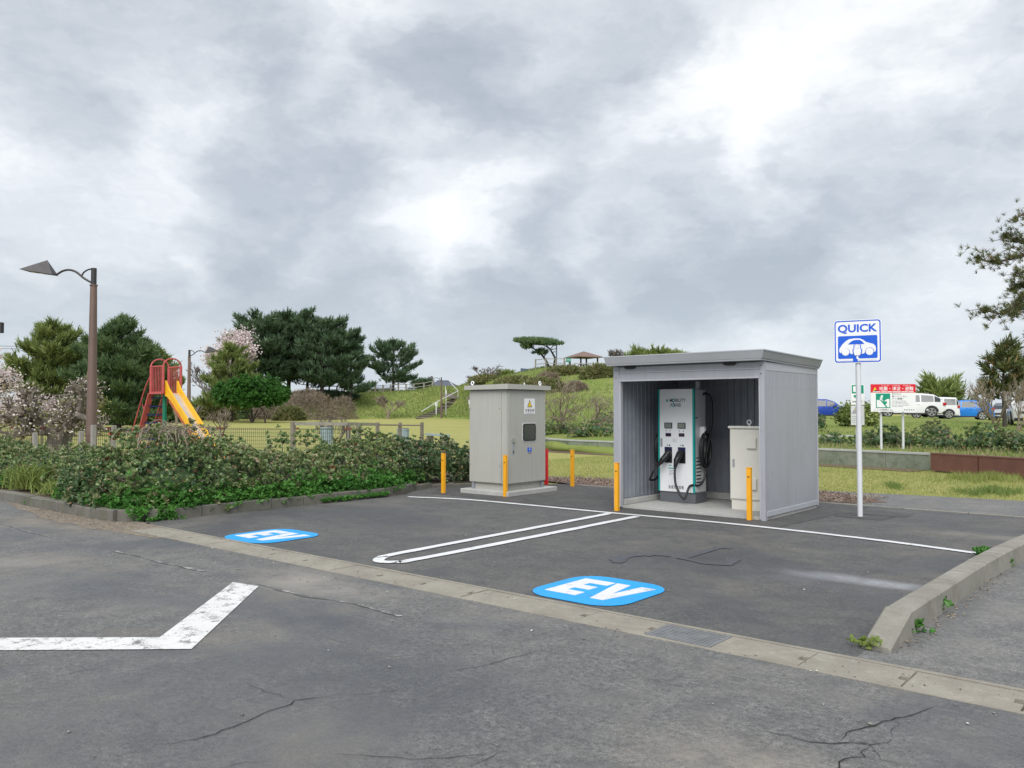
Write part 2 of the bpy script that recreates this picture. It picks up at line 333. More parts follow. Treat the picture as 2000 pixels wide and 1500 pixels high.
# ------------------------------------------------------------------ terrain
def smooth01(t): t = np.clip(t, 0, 1); return t*t*(3-2*t)
def lawn_h(x, y):
    d = x*FH[0]+y*FH[1]
    return -.012 + .5*smooth01((d-34)/72) - .35*smooth01((x+19.5)/4)*smooth01((13.0-y)/4)
def grid_obj(name, xs, ys, hf, mat, kind='structure'):
    X, Y = np.meshgrid(xs, ys); Z = hf(X, Y); V = np.stack([X, Y, Z], -1).reshape(-1, 3); nx, ny = len(xs), len(ys)
    i = np.arange(ny-1)[:, None]*nx+np.arange(nx-1)[None]; F = np.stack([i, i+1, i+nx+1, i+nx], -1).reshape(-1, 4)
    return tag(obj_np(name, V, F, mat, smooth=True), kind=kind), V, F
xs = np.concatenate([[-2500, -900, -400], np.arange(-240, 121, 4.0), [300, 900, 2500]]); ys = np.concatenate([[-800, -200], np.arange(-40, 241, 4.0), [400, 900, 2500]])
lawn, LV, LF = grid_obj('lawn', xs, ys, lawn_h, 'lawn')
lawn['label'] = 'wide mown lawn of yellow green grass'

def cr_resample(P, n):
    """Catmull-Rom resample rows of P (k,...) to n samples per span"""
    P = np.asarray(P, float); k = len(P); out = []
    for i in range(k-1):
        p0, p1, p2, p3 = P[max(i-1, 0)], P[i], P[i+1], P[min(i+2, k-1)]
        for t in np.arange(n)/n: out.append(.5*((2*p1)+(-p0+p2)*t+(2*p0-5*p1+4*p2-p3)*t*t+(-p0+3*p1-3*p2+p3)*t**3))
    out.append(P[-1]); return np.array(out)
def vnoise(x, y, seed=0, octs=4, f=.15):
    r = RN(seed); s = 0; a = 1
    for _ in range(octs):
        for _ in range(3):
            th = r.uniform(0, 6.28); ph = r.uniform(0, 6.28); s = s+a*np.sin(f*(x*math.cos(th)+y*math.sin(th))+ph)*.5
        f *= 2.1; a *= .5
    return s
# columns: bearing x, then (picture y, distance) for foot, lower slope, upper slope, crest; the crest is followed by flat top and fall-away
HC = [(-900, (824, 95), (818, 104), (812, 108), (808, 112)), (-300, (823, 95), (817, 104), (808, 108), (804, 112)), (300, (820, 97), (814, 103), (802, 108), (796, 112)),
      (560, (818, 99), (806, 103), (788, 107), (778, 111)), (640, (818, 99), (803, 103), (784, 107), (769, 111)), (740, (818, 99), (803, 103), (784, 107), (767, 111)),
      (810, (818, 99), (802, 103), (781, 107), (764, 111)), (850, (818, 99), (800, 103), (776, 107), (757, 111)), (892, (818, 98), (798, 102), (774, 106), (757, 110)),
      (925, (818, 92), (795, 96), (768, 100), (746, 106)), (970, (826, 62), (793, 72), (762, 84), (739, 98)), (1020, (845, 42), (800, 60), (757, 78), (728, 94)),
      (1065, (853, 34.3), (806, 56), (760, 74), (719, 94)), (1120, (857, 32.5), (806, 54), (760, 72), (719, 92)), (1200, (866, 30.5), (808, 50), (762, 68), (719, 90)),
      (1320, (872, 28.5), (820, 46), (775, 62), (722, 86)), (1450, (877, 27), (838, 42), (804, 58), (775, 84)), (1560, (881, 25.6), (852, 36), (827, 48), (816, 60)),
      (1640, (884, 24.6), (858, 33), (833, 44), (817.5, 56)), (1760, (889, 23.2), (862, 31), (837, 42), (818.5, 54)), (1850, (893, 22.3), (868, 29), (840, 39), (822, 51)),
      (1930, (897, 21.4), (874, 27), (848, 36), (828, 47)), (2010, (902, 20.6), (880, 25.5), (858, 32), (836, 42)), (2150, (911, 19), (890, 23), (870, 28), (850, 36)), (2500, (940, 17), (915, 19), (890, 24), (868, 30))]
def hill():
    cols = []
    for c in HC:
        P = [D(c[0], *q) for q in c[1:]]
        f0 = P[0].copy(); f0 -= FH*.05; f0[2] = min(f0[2], P[0][2])-.9
        dirh = P[3]-P[0]; dirh[2] = 0; dirh /= np.linalg.norm(dirh)
        far = P[3]+dirh*16; far[2] = P[3][2]+(.05 if c[0] < 1500 else 0); far2 = far+dirh*40; far2[2] = far[2]-(2.5 if c[0] < 1500 else .6); far3 = far2+dirh*60; far3[2] -= 4
        cols.append([f0]+P+[far, far2, far3])
    A = np.array(cols); A = cr_resample(A, 6); A = cr_resample(A.transpose(1, 0, 2), 8).transpose(1, 0, 2)   # columns, rows, 3
    X, Y = A[..., 0], A[..., 1]; k = np.linspace(0, 1, A.shape[1])
    w = smooth01((np.arange(A.shape[1])-8)/10.)[None, :]*np.where(np.arange(A.shape[1]) > 33, .3, 1)[None, :]
    A[..., 2] += vnoise(X, Y, 3, 4, .35)*.13*w
    nc, nr = A.shape[:2]; i = np.arange(nc-1)[:, None]*nr+np.arange(nr-1)[None]; F = np.stack([i, i+nr, i+nr+1, i+1], -1).reshape(-1, 4)
    V = A.reshape(-1, 3); return V, F
HV, HF = hill()
hill_o = tag(obj_np('hill', HV, HF, 'bank', smooth=True), 'grassy banks and hill behind the lawn and car park', kind='structure')
bvh_h = BVHTree.FromPolygons([tuple(v) for v in HV], [tuple(f) for f in HF]); bvh_l = BVHTree.FromPolygons([tuple(v) for v in LV], [tuple(f) for f in LF])
def hit(px, py):
    d = Vector(ray(px, py)); best = None
    for b in (bvh_h, bvh_l):
        h = b.ray_cast(Vector(CC), d)
        if h[0] is not None and (best is None or h[3] < best[1]): best = (np.array(h[0]), h[3])
    return best[0] if best else D(px, py, 120)
def down(x, y):
    best = None
    for b in (bvh_h, bvh_l):
        h = b.ray_cast(Vector((x, y, 60)), Vector((0, 0, -1)))
        if h[0] is not None and (best is None or h[0][2] > best): best = h[0][2]
    return 0.0 if best is None else best
def foot(px, py_guess, dep):
    """ground point below the bearing px at a distance"""
    p = D(px, py_guess, dep); p[2] = down(p[0], p[1]); return p

# ------------------------------------------------------------------ paved surfaces
def sheet(name, poly, z, mat, parent=None, kind=None, label=None):
    V = [(p[0], p[1], z) for p in poly]; o = MB().add(V, [tuple(range(len(V)))]).build(name, mat, parent)
    if kind: tag(o, label, kind=kind)
    return o
M('dirt_film', (.21, .175, .135), .95, var=.4, vscale=14, bmp=.6, bscale=60, dirt=.6, dirtcol=(.11, .10, .09), dscale=5)
def jag0(pts, amp=.05):
    r = RN(77); out = []
    for i in range(len(pts)):
        a, b = np.array(pts[i], float), np.array(pts[(i+1) % len(pts)], float); n = max(2, int(np.linalg.norm(b-a)/.06)); w = 0
        for k in range(n): w = w*.75+r.normal(0, amp*.6); t = (b-a)/np.linalg.norm(b-a); out.append(tuple(a+(b-a)*k/n+np.array([-t[1], t[0]])*w*math.sin(math.pi*k/n)))
    return out
road = sheet('road', [(-60, -25), (30, -25), (30, 5.06), (-10.9, 5.06), (-10.9, 5.45), (-11.6, 5.6), (-12.2, 5.34), (-60, 5.34)], 0.0, 'road_asphalt', kind='structure', label='cracked grey asphalt of the car park drive')
lot = sheet('parking_lot', [(-11.6, 5.49), (-1.75, 5.49), (-1.75, 9), (-1.6, 11), (-1.0, 14.2), (-10.6, 14.2), (-11.4, 13.4), (-12.6, 12.2), (-11.6, 10.6)], 0.0, 'lot_asphalt', kind='structure', label='dark asphalt of the two charging bays')
walk = sheet('footway', [(-1.75, 5.49), (30, 5.49), (30, 40), (6, 40), (1.5, 17.2), (-1.0, 14.2), (-1.6, 11), (-1.75, 9)], .001, 'walk_asphalt', kind='structure', label='grey asphalt footway beyond the kerb')
newp = sheet('asphalt_patch', [(-11.35, 11.0), (-9.9, 10.98), (-7.1, 10.82), (-4.45, 10.78), (-4.3, 13.0), (-3.4, 13.1), (-3.45, 13.7), (-4.2, 13.65), (-4.25, 14.12), (-10.5, 14.12), (-11.5, 12.9), (-12.1, 12.1)], .004, 'new_asphalt', lot)
sheet('asphalt_patch', [(-4.3, 12.55), (-3.6, 12.5), (-3.55, 13.05), (-4.3, 12.98)], .0045, 'new_asphalt', lot)
back = sheet('back_lane', [(-10.4, 14.28), (-1.0, 14.28), (1.5, 17.1), (-2.4, 16.8), (-5.9, 16.35), (-9, 16.1), (-12.2, 15.6), (-11.2, 14.6)], .002, 'walk_asphalt', kind='structure', label='asphalt lane behind the charging shed')
lit = sheet('litter_ground', [(-11.9, 14.7), (-10.4, 14.34), (-6.5, 14.36), (-4.6, 14.45), (-4.2, 15.0), (-5.0, 15.9), (-5.9, 16.28), (-9, 16.05), (-12.1, 15.5)], .006, 'litter_ground', kind='structure', label='strip of brown leaf litter and bark behind the shed')
edge = MB(); r = RN(4)
for i in range(11): edge = MB().box((-10.4+i*.95, 14.205, -.02), (-10.4+i*.95+.93, 14.275, .012), .004).build('edging_stone', 'kerb_concrete', lot)
sheet('dirt_strip', jag0([(-16, 5.22), (-14, 4.95), (-12.5, 4.75), (-11.5, 4.78), (-10.6, 4.9), (-9.6, 5.045), (-10.88, 5.05), (-10.88, 5.5), (-11.55, 5.55), (-11.9, 5.3), (-13, 5.24)]), .003, 'dirt_film', road)
# markings -----------------------------------------------------------
def ribbon(pts, w, z=.008, jit=0.0, seed=1):
    P = np.array(pts, float); n = len(P); r = RN(seed); Vs = []
    for i in range(n):
        t = P[min(i+1, n-1)]-P[max(i-1, 0)]; t /= np.linalg.norm(t); nn = np.array([-t[1], t[0]]); ww = w if not hasattr(w, '__len__') else w[i]
        Vs += [(*(P[i]+nn*(ww/2+r.normal(0, jit))), z), (*(P[i]-nn*(ww/2+r.normal(0, jit))), z)]
    return MB().add(Vs, [(2*i+1, 2*i+3, 2*i+2, 2*i) for i in range(n-1)])
def gp(*pts): return [tuple(G(*p)[:2]) for p in pts]
def dense(pts, n=10): return [tuple(p) for p in cr_resample(np.array(pts), n)]
ribbon(dense(gp((797, 971), (905, 976), (1010, 985), (1200, 1003), (1430, 1024), (1690, 1053), (1918, 1083)), 12), .115, .009, .004, 3).build('bay_line', 'paint_fresh', lot)
ribbon([(-7.03, 10.62)]+dense([(-7.0, 10.5), (-6.93, 8.5), (-6.86, 6.2), (-6.80, 5.88), (-6.66, 5.72), (-6.50, 5.80), (-6.44, 6.1), (-6.46, 8.3), (-6.50, 10.5)], 10)+[(-6.5, 10.58)], .125, .010, .004, 5).build('bay_divider', 'paint_fresh', lot)
def badge(x0, y0, wx, wy):
    fr = frame((x0, y0, 0), (1, 0, 0), (0, 1, 0))
    b = MB().prism(rrect(0, 0, wx, wy, .28, 8), fr, .006, .009).build('ev_badge', 'paint_blue', lot)
    sx, sy = wx, wy
    Ep = [(.13, .19), (.47, .19), (.47, .33), (.28, .33), (.28, .435), (.44, .435), (.44, .565), (.28, .565), (.28, .67), (.47, .67), (.47, .81), (.13, .81)]
    # letter pieces are convex or simple polygons
    MB().prism([(x*sx, y*sy) for x, y in Ep], fr, .0095, .0125).build('letter_e', 'paint_fresh', b)
    Vp = [(.63, .19), (.76, .19), (.90, .81), (.755, .81), (.695, .43), (.635, .81), (.49, .81)]
    MB().prism([(x*sx, y*sy) for x, y in Vp], fr, .0095, .0125).build('letter_v', 'paint_fresh', b)
badge(-4.61, 5.56, .97, 1.02); badge(-9.52, 5.50, .97, .98)
# removed old wheelchair symbol and stains (dark film)
ribbon(dense(gp((1203, 1100), (1215, 1088), (1260, 1084), (1310, 1085)), 8), .16, .006, .02, 8).build('old_marking', 'ghost_dark', lot)
ribbon(gp((1325, 1092), (1400, 1070), (1428, 1072)), .12, .006, .02, 9).build('old_marking', 'ghost_dark', lot)
ribbon(gp((1330, 1090), (1380, 1101), (1420, 1104), (1435, 1092)), .11, .0062, .02, 10).build('old_marking', 'ghost_dark', lot)
# road arrow / guide mark
Q = [G(*p)[:2] for p in ((-200, 1248), (312, 1246), (455, 1138), (505, 1146), (374, 1269), (-200, 1273))]
MB().add([(*q, .006) for q in Q], [(5, 4, 3, 2, 1, 0)]).build('guide_line', 'paint_worn', road)
for k, seg in enumerate((((0, 1022), (60, 1040), (100, 1049)), ((225, 1076), (330, 1102), (400, 1116)), ((500, 1140), (590, 1163), (690, 1180), (780, 1205)))):
    ribbon(dense(gp(*seg), 5), .035, .005, .012, 20+k).build('faded_line', 'paint_ghost', road)
# cracks
def crack(pts, w=.010, seed=0):
    r = RN(seed); P = np.array([G(*p)[:2] for p in pts]); out = []
    for i in range(len(P)-1):
        L = np.linalg.norm(P[i+1]-P[i]); n = max(3, int(L/.045)); t = P[i+1]-P[i]; nn = np.array([-t[1], t[0]])/L; a = 0
        for k in range(n):
            a = a*.8+r.normal(0, .009); out.append(P[i]+t*k/n+nn*a*math.sin(math.pi*k/n)**.4*1.4)
    n = len(out); ws = np.abs(w*(.55+.6*r.random(n)))*np.minimum(1, np.minimum(np.arange(n)+1, n-np.arange(n))/6.)
    ribbon(out, ws, .005, 0).build('crack', 'dark_crack', road)
for k, c in enumerate([((300, 1455), (400, 1440), (470, 1415), (530, 1388), (575, 1369), (640, 1362), (700, 1357)), ((480, 1335), (530, 1355), (575, 1369)), ((0, 1309), (60, 1300), (100, 1296)), ((110, 1325), (160, 1310), (230, 1295)),
                       ((860, 1320), (930, 1305), (1000, 1285), (1080, 1267)), ((640, 1470), (720, 1478), (800, 1485), (900, 1478), (990, 1460)), ((1480, 1428), (1560, 1445), (1650, 1452), (1700, 1456), (1750, 1440)), ((1700, 1456), (1690, 1480), (1640, 1500), (1620, 1530)),
                       ((1640, 1452), (1680, 1425), (1740, 1408), (1790, 1395), (1850, 1380)), ((1745, 1440), (1756, 1418), (1740, 1408)), ((1700, 1456), (1720, 1485), (1775, 1500), (1800, 1530)), ((900, 1500), (960, 1480), (1010, 1455)), ((1240, 1320), (1300, 1335), (1340, 1350)),
                       ((410, 1505), (480, 1490), (560, 1480)), ((700, 1357), (760, 1352), (830, 1340))]):
    crack(c, .009 if k in (0, 6, 8, 7) else .0055, 40+k)
def jag(pts, seed, amp=.09):
    r = RN(seed); P = np.array(pts); out = []
    for i in range(len(P)):
        a, b = P[i], P[(i+1) % len(P)]; n = max(3, int(np.linalg.norm(b-a)/.09))
        for k in range(n): out.append(a+(b-a)*k/n+r.normal(0, amp*.4, 2))
    return [tuple(p) for p in out]
# ------------------------------------------------------------------ gutter with covers, grate
gut = MB().box((-10.9, 5.055, -.12), (-.45, 5.095, .004)).box((-10.9, 5.455, -.12), (16, 5.495, .008)).box((-.45, 5.055, -.12), (16, 5.095, .004)).box((-10.9, 5.1, -.14), (16, 5.45, -.045)).build('gutter', 'gutter_concrete')
tag(gut, 'concrete roadside gutter with loose covers', kind='structure')
x = -10.88; r = RN(6); gx0, gx1 = -3.08, -2.58
while x < 6:
    L = .60
    if x < gx0 and x+L > gx0: L = gx0-x
    if abs(x-gx0) < .01: x = gx1+.012; continue
    dz = r.uniform(-.004, .003); sk = r.uniform(-.003, .003)
    b = MB()
    x1 = x+L-r.uniform(.006, .014)
    if L > .4 and r.random() < .75:     # lifting notch at the far end
        b.box((x, 5.10, -.045), (x1-.05, 5.449, .004+dz), .006).box((x1-.052, 5.10, -.045), (x1, 5.225, .0035+dz), .004).box((x1-.052, 5.305, -.045), (x1, 5.449, .0035+dz), .004)
    else: b.box((x, 5.10, -.045), (x1, 5.449, .004+dz), .006)
    b.build('gutter_cover', 'gutter_concrete', gut)
    x += L
M('steel_grate', (.30, .31, .32), .5, .6, .15, 8)
gr = MB().box((gx0+.004, 5.10, -.04), (gx0+.02, 5.449, .006)).box((gx1-.008, 5.10, -.04), (gx1+.008, 5.449, .006)).build('drain_grate', 'steel_grate', gut)
for i in range(10): MB().box((gx0+.02, 5.105+i*.0352, -.03), (gx1-.008, 5.105+i*.0352+.020, .005)).build('grate_bar', 'steel_grate', gr)
# ------------------------------------------------------------------ kerbs
kerb = MB().box((-1.80, 6.5, -.1), (-1.60, 8, -.02)).build('kerb_bed', 'kerb_dark', lot)
KP = dense([(-1.70, 5.78), (-1.70, 6.3), (-1.68, 8.2), (-1.60, 10.2), (-1.40, 12.2), (-1.0, 14.0), (-.2, 15.8)], 12)
def kerb_stone(p, q, w, h, mat, parent, ramp=False, drop=0.0, bev=.015):
    p, q = np.array(p), np.array(q); t = (q-p)/np.linalg.norm(q-p); n = np.array([-t[1], t[0]]); p = p+t*.004; q = q-t*.004
    prof0 = [(-w/2, -.1), (-w/2, h-bev), (-w/2+bev, h), (w/2-bev, h), (w/2, h-bev), (w/2, -.1)]
    prof1 = [(-w/2, -.1), (-w/2, drop), (-w/2+bev, drop+bev), (w/2-bev, drop+bev), (w/2, drop), (w/2, -.1)] if ramp else prof0
    V = [(*(p-n*a), z) for a, z in (prof1 if ramp else prof0)]+[(*(q-n*a), z) for a, z in prof0]; k = 6
    return MB().add(V, [tuple(range(k)), tuple(range(2*k-1, k-1, -1))]+[(i, i+k, (i+1) % k+k, (i+1) % k) for i in range(k)]).build('kerb_stone', mat, parent)
kr = thing('kerb', 'pale concrete kerb with sloped end block beside the right charging bay', 'kerb', (-1.7, 5.78, 0))
kerb_stone((-1.70, 5.75), (-1.70, 6.28), .185, .185, 'kerb_concrete', kr, True, .015)
pth = np.array(dense([(-1.70, 6.285), (-1.69, 7.4), (-1.66, 8.8), (-1.58, 10.2), (-1.42, 12.0), (-1.05, 14.0), (-.2, 16.3)], 14)); s = np.concatenate([[0], np.cumsum(np.linalg.norm(np.diff(pth, axis=0), axis=1))])
def along(u): return np.array([np.interp(u, s, pth[:, 0]), np.interp(u, s, pth[:, 1])])
u = 0
while u+.6 < s[-1]: kerb_stone(along(u), along(u+.6), .18, .18+.004*math.sin(u*9), 'kerb_concrete', kr); u += .603
hk = thing('hedge_kerb', 'long weathered concrete kerb round the foot of the hedge', 'kerb', (-11.55, 5.4, 0))
pth = np.array(dense([(-30, 5.30), (-20, 5.32), (-16, 5.34), (-12.6, 5.32), (-12.0, 5.36), (-11.72, 5.55), (-11.62, 5.9), (-11.62, 7), (-11.6, 9.6), (-11.72, 10.5), (-12.05, 11.2), (-12.15, 12.0), (-11.8, 12.9), (-11.5, 13.6), (-11.9, 14.6)], 12)); s = np.concatenate([[0], np.cumsum(np.linalg.norm(np.diff(pth, axis=0), axis=1))])
u = 0
while u+.6 < s[-1]:
    h = .16 if along(u)[1] < 10.4 else max(.05, .16-.05*(along(u)[1]-10.4)*1.3)
    kerb_stone(along(u), along(u+.6), .15, h+.006*math.sin(u*7), 'kerb_dark', hk); u += .602
bed = sheet('planting_bed', [(-30, 5.37), (-16, 5.41), (-12.6, 5.39), (-11.7, 5.9), (-11.68, 9.6), (-11.8, 10.5), (-12.13, 11.2), (-12.23, 12.0), (-11.88, 12.9), (-11.6, 13.6), (-12, 14.6), (-14.5, 14.5), (-15, 9), (-19, 8.6), (-30, 8.4)], .06, 'soil', kind='structure', label='soil bed under the hedge')
# ------------------------------------------------------------------ charging shed
M('shed_metal', (.40, .415, .45), .45, .25, .05, 1.5, dirt=.12, dirtcol=(.30, .31, .33), streak=.30); M('shed_trim', (.47, .485, .52), .42, .25, .05, 2); M('shed_dark', (.03, .03, .034), .7)
M('roof_metal', (.33, .345, .365), .5, .3, .06, 2)
M('orange', (.84, .39, .012), .45, 0, .06, 5, dirt=.25, dirtcol=(.45, .22, .03), dscale=7); M('black_plastic', (.012, .012, .014), .42, 0, .2, 8); M('red_post', (.70, .02, .025), .45, 0, .08, 5)
def M_galv(name):
    m, nt, b = new_mat(name); a = nz(nt, 3, 5, .6); s = nz(nt, 55, typ='ShaderNodeTexVoronoi'); s2 = nz(nt, 160, 3, .8)
    c = mixc(nt, rng(nt, a.outputs['Fac'], .3, .7), (.32, .345, .40), (.42, .45, .50)); c = mixc(nt, rng(nt, s2.outputs['Fac'], .42, .62, .5, 0), c, (.17, .19, .23))
    nt.links.new(c, b.inputs['Base Color']); b.inputs['Metallic'].default_value = .35; b.inputs['Roughness'].default_value = .5; bump(nt, b, s2.outputs['Fac'], .3, .003)
M_galv('galvanised')
SX0, SX1, SY0, SY1, SZ = -7.40, -4.84, 11.34, 13.44, 2.30
shed = thing('charging_shed', 'grey metal open-front shed sheltering the charger', 'shed', (SX0, SY0, 0))
MB().box((SX0+.02, SY0+.06, -.05), (SX1-.02, SY1-.01, .045), .004).build('floor_slab', 'slab_concrete', shed)
MB().box((SX1-.045, SY0+.30, -.02), (SX1-.012, SY1-.02, .10)).build('base_strip', 'slab_concrete', shed)
def ribbed(x0, y0, x1, y1, z0, z1, nrm, thick, pitch, depth, mat, name, parent, flat=.55):
    """vertical ribbed sheet from plan point 0 to 1, ribs standing proud along nrm"""
    p, q = np.array([x0, y0]), np.array([x1, y1]); L = np.linalg.norm(q-p); t = (q-p)/L; n = np.array(nrm, float); prof = [(0, 0)]; u = 0
    while u+pitch <= L+1e-6:
        a = pitch*flat; b = (pitch-a)/4
        prof += [(u+a, 0), (u+a+b, depth), (u+a+3*b, depth), (u+pitch, 0)]; u += pitch
    if prof[-1][0] < L: prof.append((L, 0))
    V = []; k = len(prof)
    for uu, d in prof:
        w = p+t*uu+n*d; V += [(*w, z0), (*w, z1)]
    for uu, d in prof:
        w = p+t*uu-n*thick; V += [(*w, z0), (*w, z1)]
    F = [(2*i, 2*i+2, 2*i+3, 2*i+1) for i in range(k-1)]+[(2*(k+i), 2*(k+i)+1, 2*(k+i)+3, 2*(k+i)+2) for i in range(k-1)]
    return MB().add(V, F).build(name, mat, parent)
# left wall, back wall, right wall: outer skins plus inner sheets
MB().box((SX0, SY0+.06, .02), (SX0+.018, SY1, SZ-.02)).build('wall_panel', 'shed_metal', shed)
for i in range(4):
    y0 = SY0+.10+i*.5; ribbed(SX0+.035, y0, SX0+.035, min(y0+.5, SY1-.03), .05, SZ-.03, (1, 0), .01, .125, .006, 'galvanised', 'inner_panel', shed, .62)
for i in range(5):
    x0 = SX0+.05+i*.49; ribbed(x0, SY1-.03, x0+.488, SY1-.03, .05, SZ-.03, (0, -1), .012, .122, .014, 'galvanised', 'inner_panel', shed, .7)
MB().box((SX0, SY1-.012, .02), (SX1-.004, SY1+.006, SZ-.03)).build('wall_panel', 'shed_metal', shed)
MB().box((SX0+.06, SY1-.20, .05), (SX1-.06, SY1-.06, .16), .004).build('inner_sill', 'slab_concrete', shed); MB().box((SX0+.062, SY0+.10, .05), (SX0+.16, SY1-.21, .13), .004).build('inner_sill', 'slab_concrete', shed)
MB().box((SX1-.03, SY0+.06, .12), (SX1-.014, SY1, SZ-.02)).build('inner_panel', 'galvanised', shed)
n_side = 5
for i in range(n_side):
    y0 = SY0+.075+i*(SY1-SY0-.10)/n_side; y1 = y0+(SY1-SY0-.10)/n_side-.003
    pn = MB().box((SX1-.012, y0, .13), (SX1, y1, SZ-.13)).build('side_panel', 'shed_metal', shed)
    for j in range(3):
        yy = y0+.06+j*.125
        if yy < y1-.04: MB().box((SX1-.002, yy, SZ-.38), (SX1+.004, yy+.045, SZ-.135), .002).build('rib', 'shed_metal', pn)
MB().box((SX1-.014, SY0+.07, SZ-.13), (SX1+.006, SY1, SZ-.01), .003).build('side_beam', 'shed_trim', shed)
MB().box((SX1-.014, SY0+.07, .055), (SX1+.012, SY1, .13), .004).build('side_sill', 'shed_trim', shed)
MB().box((SX1-.012, SY1-.004, .04), (SX1+.010, SY1+.03, SZ-.04), .004).build('corner_post', 'shed_trim', shed)
MB().box((SX0-.006, SY0, .0), (SX0+.10, SY0+.07, SZ-.001), .006).build('corner_post', 'shed_metal', shed)
MB().box((SX0+.101, SY0+.004, .02), (SX0+.13, SY0+.075, 2.055), .004).build('jamb', 'shed_trim', shed)
MB().box((SX1-.058, SY0, .0), (SX1+.008, SY0+.07, SZ-.001), .006).build('corner_post', 'shed_metal', shed)
MB().box((SX1-.080, SY0+.004, .02), (SX1-.059, SY0+.075, 2.055), .004).build('jamb', 'shed_trim', shed)
hd = MB().box((SX0+.101, SY0+.008, 2.085), (SX1-.059, SY0+.06, SZ-.01), .004).build('header_beam', 'shed_metal', shed)
MB().box((SX0+.101, SY0-.006, 2.055), (SX1-.059, SY0+.066, 2.084), .004).build('opening_trim', 'shed_trim', shed)
MB().box((SX0+.101, SY0-.004, 2.19), (SX1-.059, SY0+.008, 2.205), .002).build('header_seam', 'shed_trim', hd)
for xx in (SX0+.05, SX1-.04):
    for zz in (2.24, 2.12): MB().tube([(xx, SY0-.006, zz), (xx, SY0+.002, zz)], .008, 8).build('bolt', 'shed_dark', shed)
text_part('maker_plate', '- - - -', frame((SX1-.30, SY0+.008, 2.255), (1, 0, 0)), 0, 0, .012, 'shed_trim', hd, .004, .11)
for xx in (SX0+.22, SX1-.62): MB().prism([(0, 0), (.21, 0), (.17, -.035), (.04, -.035)], frame((xx, SY0, SZ-.01), (1, 0, 0)), .004, .045).build('roof_bracket', 'shed_dark', shed)
# roof: fascia folded from two faces, slight fall to the back
def roof_ring(z0, z1, o0, o1):
    a = [(SX0-o0, SY0-.15-o0*.3), (SX1+o0, SY0-.15-o0*.3), (SX1+o0, SY1+o0), (SX0-o0, SY1+o0)]; b = [(SX0-o1, SY0-.15-o1*.3), (SX1+o1, SY0-.15-o1*.3), (SX1+o1, SY1+o1), (SX0-o1, SY1+o1)]
    fall = [0, 0, -.045, -.045]
    return MB().add([(*p, z0+f) for p, f in zip(a, fall)]+[(*p, z1+f) for p, f in zip(b, fall)], [(3, 2, 1, 0), (4, 5, 6, 7), (0, 1, 5, 4), (1, 2, 6, 5), (2, 3, 7, 6), (3, 0, 4, 7)])
roof_ring(SZ+.008, SZ+.032, .035, .035).build('roof_edge', 'roof_metal', shed); rf = roof_ring(SZ+.034, SZ+.145, .045, .075).build('roof', 'roof_metal', shed); roof_ring(SZ+.146, SZ+.162, .085, .085).build('roof_cap', 'shed_trim', rf)
MB().box((SX0+.02, SY0+.062, SZ-.03), (SX1-.035, SY1-.02, SZ+.005)).build('ceiling', 'galvanised', shed)

# ------------------------------------------------------------------ charger
M('charger_white', (.80, .82, .84), .35, 0, .02, 2); M('charger_side', (.66, .68, .69), .4, 0, .04, 2); M('teal', (.0, .33, .31), .4, 0, .05, 3); M('plinth_grey', (.12, .13, .145), .55, 0, .1, 4)
M('screen_glass', (.20, .235, .21), .15, 0, .1, 20); M('led_panel', (.035, .018, .05), .2, 0, .2, 30); M('navy', (.012, .012, .06), .4, 0, .2, 6); M('ink', (.03, .03, .05), .6, 0, 0); M('grey_ink', (.30, .32, .34), .6, 0, 0); M('light_grey', (.60, .61, .62), .5, 0, .04)
CX0, CX1, CY0, CY1 = -7.12, -6.44, 12.28, 12.70
ch = thing('ev_charger', 'tall white fast charger with teal edges and two plugs', 'charger', (CX0, CY0, .045))
MB().box((CX0+.015, CY0+.03, .045), (CX1-.005, CY1, .225), .006).build('plinth', 'plinth_grey', ch)
BZ0, BZ1 = .225, 1.945
bd = MB().box((CX0+.03, CY0+.005, BZ0), (CX1-.035, CY0+.03, BZ1), .006).build('front_panel', 'charger_white', ch)
MB().box((CX0+.03, CY0+.031, BZ0), (CX1-.004, CY1-.005, BZ1-.01), .008).build('body', 'charger_side', ch)
for x0, x1 in ((CX0, CX0+.029), (CX1-.034, CX1)): MB().box((x0, CY0, BZ0-.002), (x1, CY0+.045, BZ1+.004), .006).build('edge_strip', 'teal', ch)
MB().box((CX1-.13, CY0+.30, BZ1-.008), (CX1-.07, CY0+.36, BZ1+.13), .005).build('conduit', 'charger_side', ch)
fr = frame((CX0, CY0+.005, BZ0), (1, 0, 0)); WW, HH = CX1-CX0, BZ1-BZ0
def fy(f): return (1-f)*HH
text_part('logo_word', 'MOBILITY', fr, .375, fy(.110), .058, 'ink', bd, .002, .30, .012)
text_part('logo_word', 'POWER', fr, .340, fy(.157), .058, 'ink', bd, .002, .20, .012)
text_part('logo_mark', 'e', fr, .175, fy(.112), .05, 'teal', bd, .002, .048, .02)
ring = MB()
for cy in (fy(.112), fy(.157)):
    for k in range(16):
        a0, a1 = 2*math.pi*k/16, 2*math.pi*(k+1)/16; q = [(.296+rr*math.cos(a)*.8, cy+rr*math.sin(a)) for rr, a in ((.024, a0), (.034, a0), (.034, a1), (.024, a1))]; ring.prism(q, fr, .003, .005)
ring.build('logo_ring', 'teal', bd)
